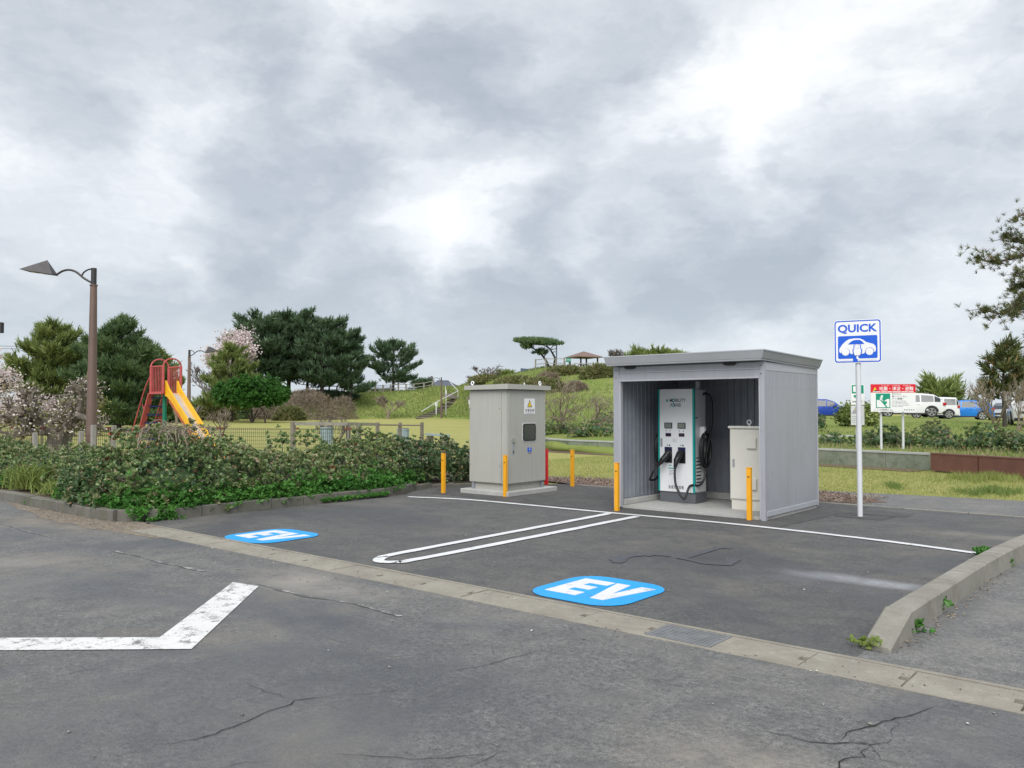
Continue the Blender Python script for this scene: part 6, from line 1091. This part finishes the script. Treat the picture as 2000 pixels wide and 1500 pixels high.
# round broadleaf tree
def round_tree():
    b = foot(492, 818, 78); k = 78/1600.; t = thing('round_tree', 'dense bright green rounded tree with short forked trunk on the lawn', 'tree', b); r = RN(132); tr = MB(); c = D(490, 771, 78)
    for dx, rad in ((-.05, .16), (.55, .10), (-.7, .09), (1.1, .06)): limb(tr, [b-(0, 0, .1), b+CR*dx*.3+np.array([0, 0, .5]), b+CR*dx+np.array([0, 0, 1.3])], rad, rad*.5, 7)
    limb(tr, [foot(518, 818, 77.5), D(516, 805, 77.5), D(508, 795, 77.5), D(500, 788, 77.5)], .10, .05, 6); tr.build('trunk', 'dark_bark', t, True); P = []
    for ex, ey, rx, ry in ((455, 774, 30, 16), (478, 757, 26, 16), (512, 756, 30, 15), (532, 774, 22, 13), (440, 766, 16, 11), (490, 776, 34, 14), (550, 768, 8, 6)):
        cc = D(ex, ey, 78+r.normal(0, .4)); u = unit(r.normal(size=(420, 3))); P.append(cc+CR*(u[:, :1]*rx*k)+FH*(u[:, 1:2]*rx*k*.8)+np.array([0, 0, 1.])*(u[:, 2:]*ry*k)*(.75+.3*r.random((420, 1)))+r.normal(0, .22, (420, 3)))
    P = np.concatenate(P); bag = Bag(); bag.add(*rosettes(P, unit(P-c)+np.array([0, 0, .6]), .26, r, 7)); bag.build('crown', 'leaf_round', t)
round_tree()
def B_(name, px_, py_, dep, ytop, wpx, seed, label, **kw):
    b = foot(px_, py_, dep); d = (b-CC).dot(CF); return bare(name, label, b, HT(b, ytop, px_), wpx*d/1600., seed, **kw)
B_('cherry_tree', 106, 872, 27, 715, 98, 201, 'gnarled cherry tree with white blossom beside the near street lamp', bark='grey_bark', levels=5, trunk_r=.17, blossom='blossom_white', bl_n=1, bl_s=.062, bl_f=.42, spread=1.25, split=3, trunk_f=.16, second=('bud_green', 1, .07, .3), minr=.011, upb=.02)
B_('cherry_tree', -12, 845, 40, 690, 95, 202, 'pink cherry tree cut by the picture edge', bark='dark_bark', levels=5, trunk_r=.14, blossom='blossom_pink', bl_n=2, bl_s=.11, spread=1.0, minr=.008, trunk_f=.22)
B_('cherry_tree', 62, 835, 55, 765, 75, 203, 'low pink cherry tree beyond the mesh fence', bark='dark_bark', levels=5, trunk_r=.12, blossom='blossom_pink', bl_n=3, bl_s=.12, spread=1.2, minr=.010, upb=.05)
B_('cherry_tree', 136, 838, 48, 775, 60, 207, 'small leafing tree behind the near street lamp', bark='grey_bark', levels=5, trunk_r=.11, blossom='bud_green', bl_n=1, bl_s=.10, spread=1.1, minr=.012)
B_('cherry_tree', 428, 815, 96, 640, 66, 204, 'tall pale pink cherry behind the far lamp and pines', bark='dark_bark', levels=5, trunk_r=.22, blossom='blossom_pink', bl_n=4, bl_s=.24, spread=.9, minr=.02)
B_('bare_tree', 378, 818, 86, 700, 42, 205, 'leafless tree behind the far lamp pole', levels=5, trunk_r=.14, minr=.016, split=3)
B_('bare_tree', 345, 820, 75, 715, 34, 206, 'leafless tree beside the slide cage', levels=5, trunk_r=.12, minr=.015, bark='twig_tan')
B_('bare_tree', 432, 862, 27, 790, 42, 208, 'small leafless tree tied to a stake by the mesh fence', levels=4, trunk_r=.035, minr=.006, bark='twig_tan', spread=1.1, trunk_f=.3)
B_('bare_tree', 650, 860, 31.2, 806, 30, 209, 'bare shrub growing from the blue grey tub', levels=4, trunk_r=.03, minr=.006, bark='twig_grey', spread=1.1, stems=3, trunk_f=.35)
B_('bare_tree', 757, 816, 98, 770, 28, 210, 'small leafless tree at the foot of the bank', levels=5, trunk_r=.10, minr=.014, bark='twig_tan')
B_('bare_tree', 918, 765, 100, 708, 52, 211, 'wide leafless tree above the transformer cabinet', levels=5, trunk_r=.16, minr=.018, spread=1.1, upb=.15)
B_('bare_tree', 1190, 735, 80, 680, 30, 212, 'leafless tree right of the pavilion', levels=5, trunk_r=.12, minr=.014)
B_('bare_tree', 1098, 832, 36, 735, 75, 213, 'arching leafless tree right of the transformer cabinet', levels=4, trunk_r=.05, minr=.007, bark='twig_tan', spread=1.2, stems=3, trunk_f=.40, upb=.05)
B_('bare_tree', 1160, 838, 36, 762, 60, 214, 'leafless spreading tree beside the shed wall', levels=4, trunk_r=.05, minr=.007, bark='twig_tan', spread=1.2, stems=3, trunk_f=.4, upb=.05)
B_('bare_tree', 1946, 830, 36, 738, 48, 215, 'leafless bush with reddish tips before the parked cars', levels=4, trunk_r=.05, minr=.007, bark='twig_tan', spread=1.1, stems=3, trunk_f=.35, blossom='twig_foliage', bl_n=1, bl_s=.05, bl_f=.15)
B_('bare_tree', 1985, 832, 35, 730, 48, 216, 'leafless bush in front of the white van', levels=4, trunk_r=.05, minr=.007, bark='twig_tan', spread=1.0, stems=3, trunk_f=.35)
B_('bare_tree', 1675, 820, 44, 800, 26, 217, 'low spiky shrub between the signs and the blue car', levels=4, trunk_r=.03, minr=.01, bark='dark_bark', stems=5, trunk_f=.5, blossom='pine_olive', bl_n=5, bl_s=.14, cat='shrub')
stk = foot(429, 858, 26.8); o = thing('tree_stake', 'rust-topped stake tied to the small leafless tree', 'stake', stk); MB().tube([stk, stk+(0, 0, .8)], .03, 7).build('stake', 'old_wood', o); MB().beam(stk+(0, 0, .78)-CR*.18, stk+(0, 0, .78)+CR*.18, .05, .06).build('tie', 'rust', o)
# twiggy mounds under the pines
def mound(px_, py_, dep, ytop, wpx, seed, label, mat='twig_foliage', n=1500, sz=.35, name='thicket', core='twig_tan'):
    b = foot(px_, py_, dep); k = dep/1600.; h = max(.7, HT(b, ytop, px_)); R = wpx*k; r = RN(seed); t = thing(name, label, 'shrub', b, 'thickets and scrub'); st_ = MB()
    for _ in range(70):
        a = r.uniform(0, 6.28); u = r.random()**.5; e = b+CR*R*u*math.cos(a)+FH*R*.5*u*math.sin(a)+np.array([0, 0, h*math.sqrt(max(0, 1-u*u))*r.uniform(.7, 1.05)]); o = b+CR*R*.5*u*math.cos(a)+FH*R*.3*u*math.sin(a); st_.tube([o, (o+e)/2+r.normal(0, .08*h, 3), e], [.02+.004*h, .015, .008], 4, False)
    tag(st_.build('stems', core, t), kind='stuff'); u = unit(r.normal(size=(n, 3))); u[:, 2] = np.abs(u[:, 2]); rad = .55+.5*r.random((n, 1))**.5; P = b+(CR*(u[:, :1]*R)+FH*(u[:, 1:2]*R*.55)+np.array([0, 0, 1.])*(u[:, 2:]*h))*rad; bag = Bag(); bag.add(*needles(P, u+r.normal(0, .5, u.shape), sz, 4, r, 1.2, .05 if 'twig' in mat else .16)); bag.build('foliage', mat, t)
mound(600, 818, 92, 762, 62, 301, 'pale twiggy thicket under the big pines', n=2600); mound(540, 818, 95, 775, 50, 302, 'brown twiggy thicket beside the round tree', n=1600); mound(668, 818, 96, 775, 30, 303, 'grey brushwood at the edge of the bank', n=1000); mound(566, 819, 88, 796, 30, 311, 'olive low bush before the pale thicket', 'scrub_mix', 900, .4)
mound(400, 820, 90, 785, 60, 304, 'grey-green undergrowth behind the slide', 'scrub_mix', 1500, .45); mound(300, 824, 80, 780, 70, 305, 'dark undergrowth beneath the pines by the slide', 'pine_dark', 1500, .5); mound(200, 826, 72, 785, 60, 306, 'dark undergrowth behind the near lamp', 'pine_dark', 1300, .5); mound(470, 820, 98, 790, 60, 309, 'shadowed undergrowth below the round tree', 'pine_dark', 1200, .5); mound(630, 812, 108, 785, 70, 310, 'dark undergrowth below the big pines', 'pine_blue', 1400, .5); mound(30, 830, 75, 802, 90, 307, 'dry brown grass heap at the picture edge', 'grass_dry', 1300, .5)
mound(1070, 752, 80, 740, 22, 320, 'brown thicket on the hillside above the cabinet', n=700, sz=.4); mound(1125, 768, 70, 748, 22, 321, 'grey brushwood tangle on the hillside', n=700, sz=.4); mound(1170, 745, 78, 716, 34, 322, 'dry scrub below the pavilion', 'scrub_mix', 1300, .45); mound(1010, 762, 80, 738, 46, 323, 'olive scrub on the hill crest left of the pine', 'scrub_mix', 1300, .4); mound(1105, 745, 84, 722, 40, 324, 'green brushwood on the hill below the pine', 'scrub_mix', 1200, .4); mound(950, 760, 98, 742, 34, 325, 'scrub on the crest behind the transformer cabinet', 'scrub_mix', 900, .4); mound(1060, 765, 72, 742, 50, 326, 'mixed scrub over the shoulder of the hill', 'scrub_mix', 1600, .4)
# shrubs on the slope
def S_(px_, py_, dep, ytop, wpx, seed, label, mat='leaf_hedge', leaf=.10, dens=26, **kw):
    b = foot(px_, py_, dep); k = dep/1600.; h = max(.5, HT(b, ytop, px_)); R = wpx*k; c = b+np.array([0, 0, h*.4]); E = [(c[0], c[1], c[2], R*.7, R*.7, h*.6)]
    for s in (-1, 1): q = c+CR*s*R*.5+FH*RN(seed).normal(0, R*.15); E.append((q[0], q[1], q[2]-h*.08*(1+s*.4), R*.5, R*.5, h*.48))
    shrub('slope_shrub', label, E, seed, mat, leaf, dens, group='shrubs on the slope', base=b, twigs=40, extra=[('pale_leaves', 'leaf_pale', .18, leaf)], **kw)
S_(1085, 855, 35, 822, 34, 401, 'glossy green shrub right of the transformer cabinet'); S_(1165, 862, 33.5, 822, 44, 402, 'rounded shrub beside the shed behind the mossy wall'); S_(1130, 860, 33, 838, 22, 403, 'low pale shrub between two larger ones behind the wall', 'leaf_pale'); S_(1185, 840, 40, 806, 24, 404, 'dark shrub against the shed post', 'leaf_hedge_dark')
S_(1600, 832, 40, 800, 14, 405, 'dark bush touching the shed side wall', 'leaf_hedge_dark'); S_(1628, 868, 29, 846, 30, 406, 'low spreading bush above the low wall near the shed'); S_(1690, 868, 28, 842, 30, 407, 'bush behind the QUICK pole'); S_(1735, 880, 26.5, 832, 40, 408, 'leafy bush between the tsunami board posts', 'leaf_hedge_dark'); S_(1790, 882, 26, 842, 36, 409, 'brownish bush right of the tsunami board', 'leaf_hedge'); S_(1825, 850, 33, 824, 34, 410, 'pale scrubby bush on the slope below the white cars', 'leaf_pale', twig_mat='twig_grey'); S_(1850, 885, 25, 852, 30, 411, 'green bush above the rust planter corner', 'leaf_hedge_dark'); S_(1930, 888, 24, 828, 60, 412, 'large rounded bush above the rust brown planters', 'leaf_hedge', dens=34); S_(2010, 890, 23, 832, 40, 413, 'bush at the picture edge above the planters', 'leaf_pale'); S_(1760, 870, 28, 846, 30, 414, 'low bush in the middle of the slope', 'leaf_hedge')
# ------------------------------------------------------------------ parked cars
M('car_white', (.72, .73, .75), .22, 0, .02, 2, spec=.6); M('car_blue', (.012, .19, .62), .2, .15, .04, 2, spec=.6); M('car_navy', (.01, .05, .33), .2, .15, .04, 2, spec=.6); M('car_silver', (.46, .48, .50), .25, .4, .03, 2); M('car_glass', (.035, .045, .055), .08, 0, .1, 2, spec=.7); M('tyre', (.015, .015, .016), .8, 0, .2, 8); M('alloy', (.55, .56, .58), .3, .7, .05); M('tail_red', (.45, .012, .02), .2, 0, .1); M('head_lamp', (.65, .67, .70), .12, 0, .05); M('trim_black', (.02, .02, .022), .5, 0, .1); M('plate_yellow', (.72, .55, .05), .45)
def vehicle(name, label, cat, pos, heading, L, W_, Hh, paint, kind='suv', plate='sign_white', roofpaint=None):
    """heading: direction of the nose. Stations along the length carry lower body and greenhouse rings."""
    pos = np.asarray(pos, float); t = thing(name, label, cat, pos, 'cars parked above the slope'); a = np.array([math.cos(heading), math.sin(heading), 0]); b = np.array([-a[1], a[0], 0]); Z = np.array([0, 0, 1.]); hw = W_/2
    X = lambda u, v, z: pos+a*u*L+b*v+Z*z
    gc = .10*Hh+.06; belt = .60*Hh
    if kind == 'van': prof = [(-.5, .55, .97), (-.47, .58, 1.0), (-.1, .58, 1.0), (.22, .58, .99), (.36, .60, .72), (.40, .60, .62), (.48, .52, .53), (.5, .45, .46)]
    elif kind == 'hatch': prof = [(-.5, .52, .54), (-.47, .60, .70), (-.38, .63, .93), (-.2, .62, 1.0), (.05, .61, .99), (.20, .61, .86), (.30, .61, .63), (.45, .53, .54), (.5, .42, .43)]
    elif kind == 'kei': prof = [(-.5, .54, .58), (-.48, .60, .80), (-.44, .62, .97), (-.2, .62, 1.0), (.12, .61, .98), (.27, .61, .80), (.35, .61, .62), (.47, .54, .55), (.5, .44, .45)]
    else: prof = [(-.5, .53, .55), (-.485, .60, .66), (-.43, .63, .80), (-.34, .635, .955), (-.15, .63, 1.0), (.05, .62, .99), (.17, .61, .86), (.26, .60, .63), (.42, .53, .54), (.49, .44, .45), (.5, .38, .39)]
    V = []; nS = len(prof)
    for i, (u, bl, rf_) in enumerate(prof):
        e = 1-.16*(abs(u)*2)**6; zb, zr = bl*Hh, rf_*Hh; h_ = hw*e; rt = max(0, (rf_-bl)/.4); wr = h_*(1-.20*min(1, rt)); zlow = gc+(.10*Hh if abs(u) > .48 else 0)
        V += [X(u, s*v, z) for s in (1,) for v, z in ((h_*.86, zlow), (h_*.985, zlow+.05*Hh), (h_, zlow+.18*Hh), (h_*.99, (zlow+zb)/2+.08*Hh), (h_*.955, zb), (wr, max(zb+.004, zr-.055*Hh*min(1, rt))), (wr*.82, zr+.003), (0, zr+.014*Hh))]
        V += [X(u, -v, z) for v, z in ((wr*.82, zr+.003), (wr, max(zb+.004, zr-.055*Hh*min(1, rt))), (h_*.955, zb), (h_*.99, (zlow+zb)/2+.08*Hh), (h_, zlow+.18*Hh), (h_*.985, zlow+.05*Hh), (h_*.86, zlow))]
    k = 15; F = [tuple(range(k))[::-1], tuple((nS-1)*k+j for j in range(k))]
    for i in range(nS-1):
        for j in range(k): F.append((i*k+j, i*k+(j+1) % k, (i+1)*k+(j+1) % k, (i+1)*k+j))
    body = MB().add(V, F).build('body', paint, t, True); VV = np.array(V)
    def quad(i0, j0, i1, j1, i2, j2, i3, j3, shrink, out, nm, m_, par=None):
        q = np.array([VV[i*k+j] for i, j in ((i0, j0), (i1, j1), (i2, j2), (i3, j3))]); c = q.mean(0); q = c+(q-c)*shrink; n = np.cross(q[1]-q[0], q[2]-q[0]); n /= np.linalg.norm(n)+1e-9
        if n.dot(c-(pos+Z*Hh*.5)) < 0: n = -n
        MB().add(list(q+n*out)+list(q-n*.005), [(0, 1, 2, 3), (7, 6, 5, 4), (0, 4, 5, 1), (1, 5, 6, 2), (2, 6, 7, 3), (3, 7, 4, 0)]).build(nm, m_, par or t)
    gi = [i for i, p in enumerate(prof) if p[2]-p[1] > .12]
    for s, (jb, jt) in enumerate(((4, 5), (10, 9))):
        for i in range(gi[0], gi[-1]): quad(i, jb, i+1, jb, i+1, jt, i, jt, .90, .012, 'side_window', 'car_glass')
        i = gi[-1]; 
    i = gi[-1]; quad(i, 6, i, 8, i+1, 8, i+1, 6, .92, .014, 'windscreen', 'car_glass')
    j_ = gi[-1]-1
    if prof[gi[-1]][2] < .9 and kind != 'van': quad(j_, 6, j_, 8, j_+1, 8, j_+1, 6, .94, .014, 'windscreen', 'car_glass')
    i = gi[0]; quad(i, 6, i, 8, i-1, 8, i-1, 6, .90, .014, 'rear_window', 'car_glass') if i > 0 else None
    if kind in ('suv', 'hatch'): quad(gi[0], 6, gi[0], 8, gi[0]+1, 8, gi[0]+1, 6, .86, .014, 'rear_window', 'car_glass')
    rw = .235*Hh*(.95 if kind == 'suv' else .88)
    for u in (-.30, .315):
        for s in (-1, 1):
            c = X(u, s*(hw*.93), rw); w = MB().tube([c-b*s*.10, c+b*s*.055], rw, 20).build('wheel', 'tyre', t, True)
            ar = MB()
            for q in range(16):
                a0, a1 = math.pi*q/16-.1, math.pi*(q+1)/16-.1; rr0, rr1 = rw*1.02, rw*1.22; P4 = [c+b*s*.062+(a*math.cos(an)+Z*math.sin(an))*rr for rr, an in ((rr0, a0), (rr1, a0), (rr1, a1), (rr0, a1))]; ar.add(P4+[p-b*s*.05 for p in P4], [(0, 1, 2, 3), (7, 6, 5, 4), (1, 5, 6, 2), (0, 4, 5, 1), (3, 2, 6, 7)])
            ar.build('wheel_arch', 'trim_black', t); MB().tube([c+b*s*.056, c+b*s*.062], rw*.72, 20).build('rim_back', 'trim_black', w)
            rim = MB()
            for q in range(5): an = 2*math.pi*q/5+.3; d = a*math.cos(an)+Z*math.sin(an); rim.beam(c+b*s*.064, c+b*s*.064+d*rw*.70, .055, .014, tuple(b)); rim.beam(c+b*s*.064+d*rw*.2, c+b*s*.064+(a*math.cos(an+.35)+Z*math.sin(an+.35))*rw*.70, .03, .014, tuple(b))
            for q in range(20): a0, a1 = 2*math.pi*q/20, 2*math.pi*(q+1)/20; rim.beam(c+b*s*.064+(a*math.cos(a0)+Z*math.sin(a0))*rw*.70, c+b*s*.064+(a*math.cos(a1)+Z*math.sin(a1))*rw*.70, .03, .016, tuple(b))
            rim.build('rim', 'alloy', w)
    for s in (-1, 1):
        MB().obox(X(-.482, s*hw*.72, belt*.93), a, b, Z, L*.022, hw*.22, .055*Hh).build('tail_lamp', 'tail_red', t); MB().obox(X(.455, s*hw*.66, .46*Hh), a, b, Z, L*.028, hw*.2, .04*Hh).build('headlamp', 'head_lamp', t)
        MB().obox(X(.19, s*(hw+.07), belt+.05), a, b, Z, .09, .07, .065).build('mirror', paint, t)
        for j in (-.12, .10): MB().obox(X(j, s*(hw*.985), belt*.90), a, b, Z, .09, .012, .015).build('door_handle', paint, t)
        MB().beam(X(-.24, s*hw*.985, gc+.03), X(.25, s*hw*.985, gc+.03), .06, .10).build('side_skirt', 'trim_black', t)
        if kind == 'suv': MB().beam(X(-.28, s*hw*.66, Hh*1.0), X(.06, s*hw*.66, Hh*1.0), .035, .04).build('roof_rail', 'alloy', t)
    MB().obox(X(-.495, 0, gc+.12), a, b, Z, L*.012, hw*.80, .10).build('rear_bumper', 'trim_black' if kind == 'suv' else paint, t); MB().obox(X(.497, 0, gc+.10), a, b, Z, L*.010, hw*.78, .09).build('front_bumper', 'trim_black', t); MB().obox(X(.502, 0, .40*Hh), a, b, Z, .012, hw*.55, .06).build('grille', 'trim_black', t)
    MB().obox(X(.503, 0, gc+.14), a, b, Z, .014, .165, .083).build('number_plate', plate, t); MB().obox(X(-.503, 0, belt*.72), a, b, Z, .014, .165, .083).build('number_plate', plate, t)
    return t
def cp(px_, dep): return foot(px_, 820, dep)
HR = math.atan2(CR[1], CR[0])
vehicle('parked_car', 'white estate car seen from the side behind the tsunami board', 'car', cp(1772, 55.5), HR+math.pi-math.radians(14), 4.4, 1.83, 1.60, 'car_white', 'suv')
vehicle('parked_car', 'small white hatchback half hidden by the estate car', 'car', cp(1822, 60), HR+math.pi-math.radians(25), 3.4, 1.48, 1.55, 'car_white', 'kei')
vehicle('parked_car', 'bright blue hatchback beside the bare bush', 'car', cp(1880, 61), HR+math.pi-math.radians(20), 3.9, 1.70, 1.46, 'car_blue', 'hatch')
vehicle('parked_car', 'dark blue car with pale glare beside the shed wall', 'car', cp(1606, 64), HR-math.radians(10), 4.0, 1.69, 1.50, 'car_navy', 'hatch')
vehicle('parked_car', 'silver car behind the bare bushes', 'car', cp(1962, 66), HR+math.pi+math.radians(50), 4.3, 1.75, 1.42, 'car_silver', 'hatch')
vehicle('parked_van', 'white van with yellow plate at the picture edge', 'van', cp(2000, 47), HR+math.pi+math.radians(62), 3.4, 1.48, 1.85, 'car_white', 'van', 'plate_yellow')
vehicle('parked_car', 'white car roof showing between blue hatchback and silver car', 'car', cp(1890, 72), HR+math.pi-math.radians(30), 4.3, 1.75, 1.60, 'car_white', 'suv')
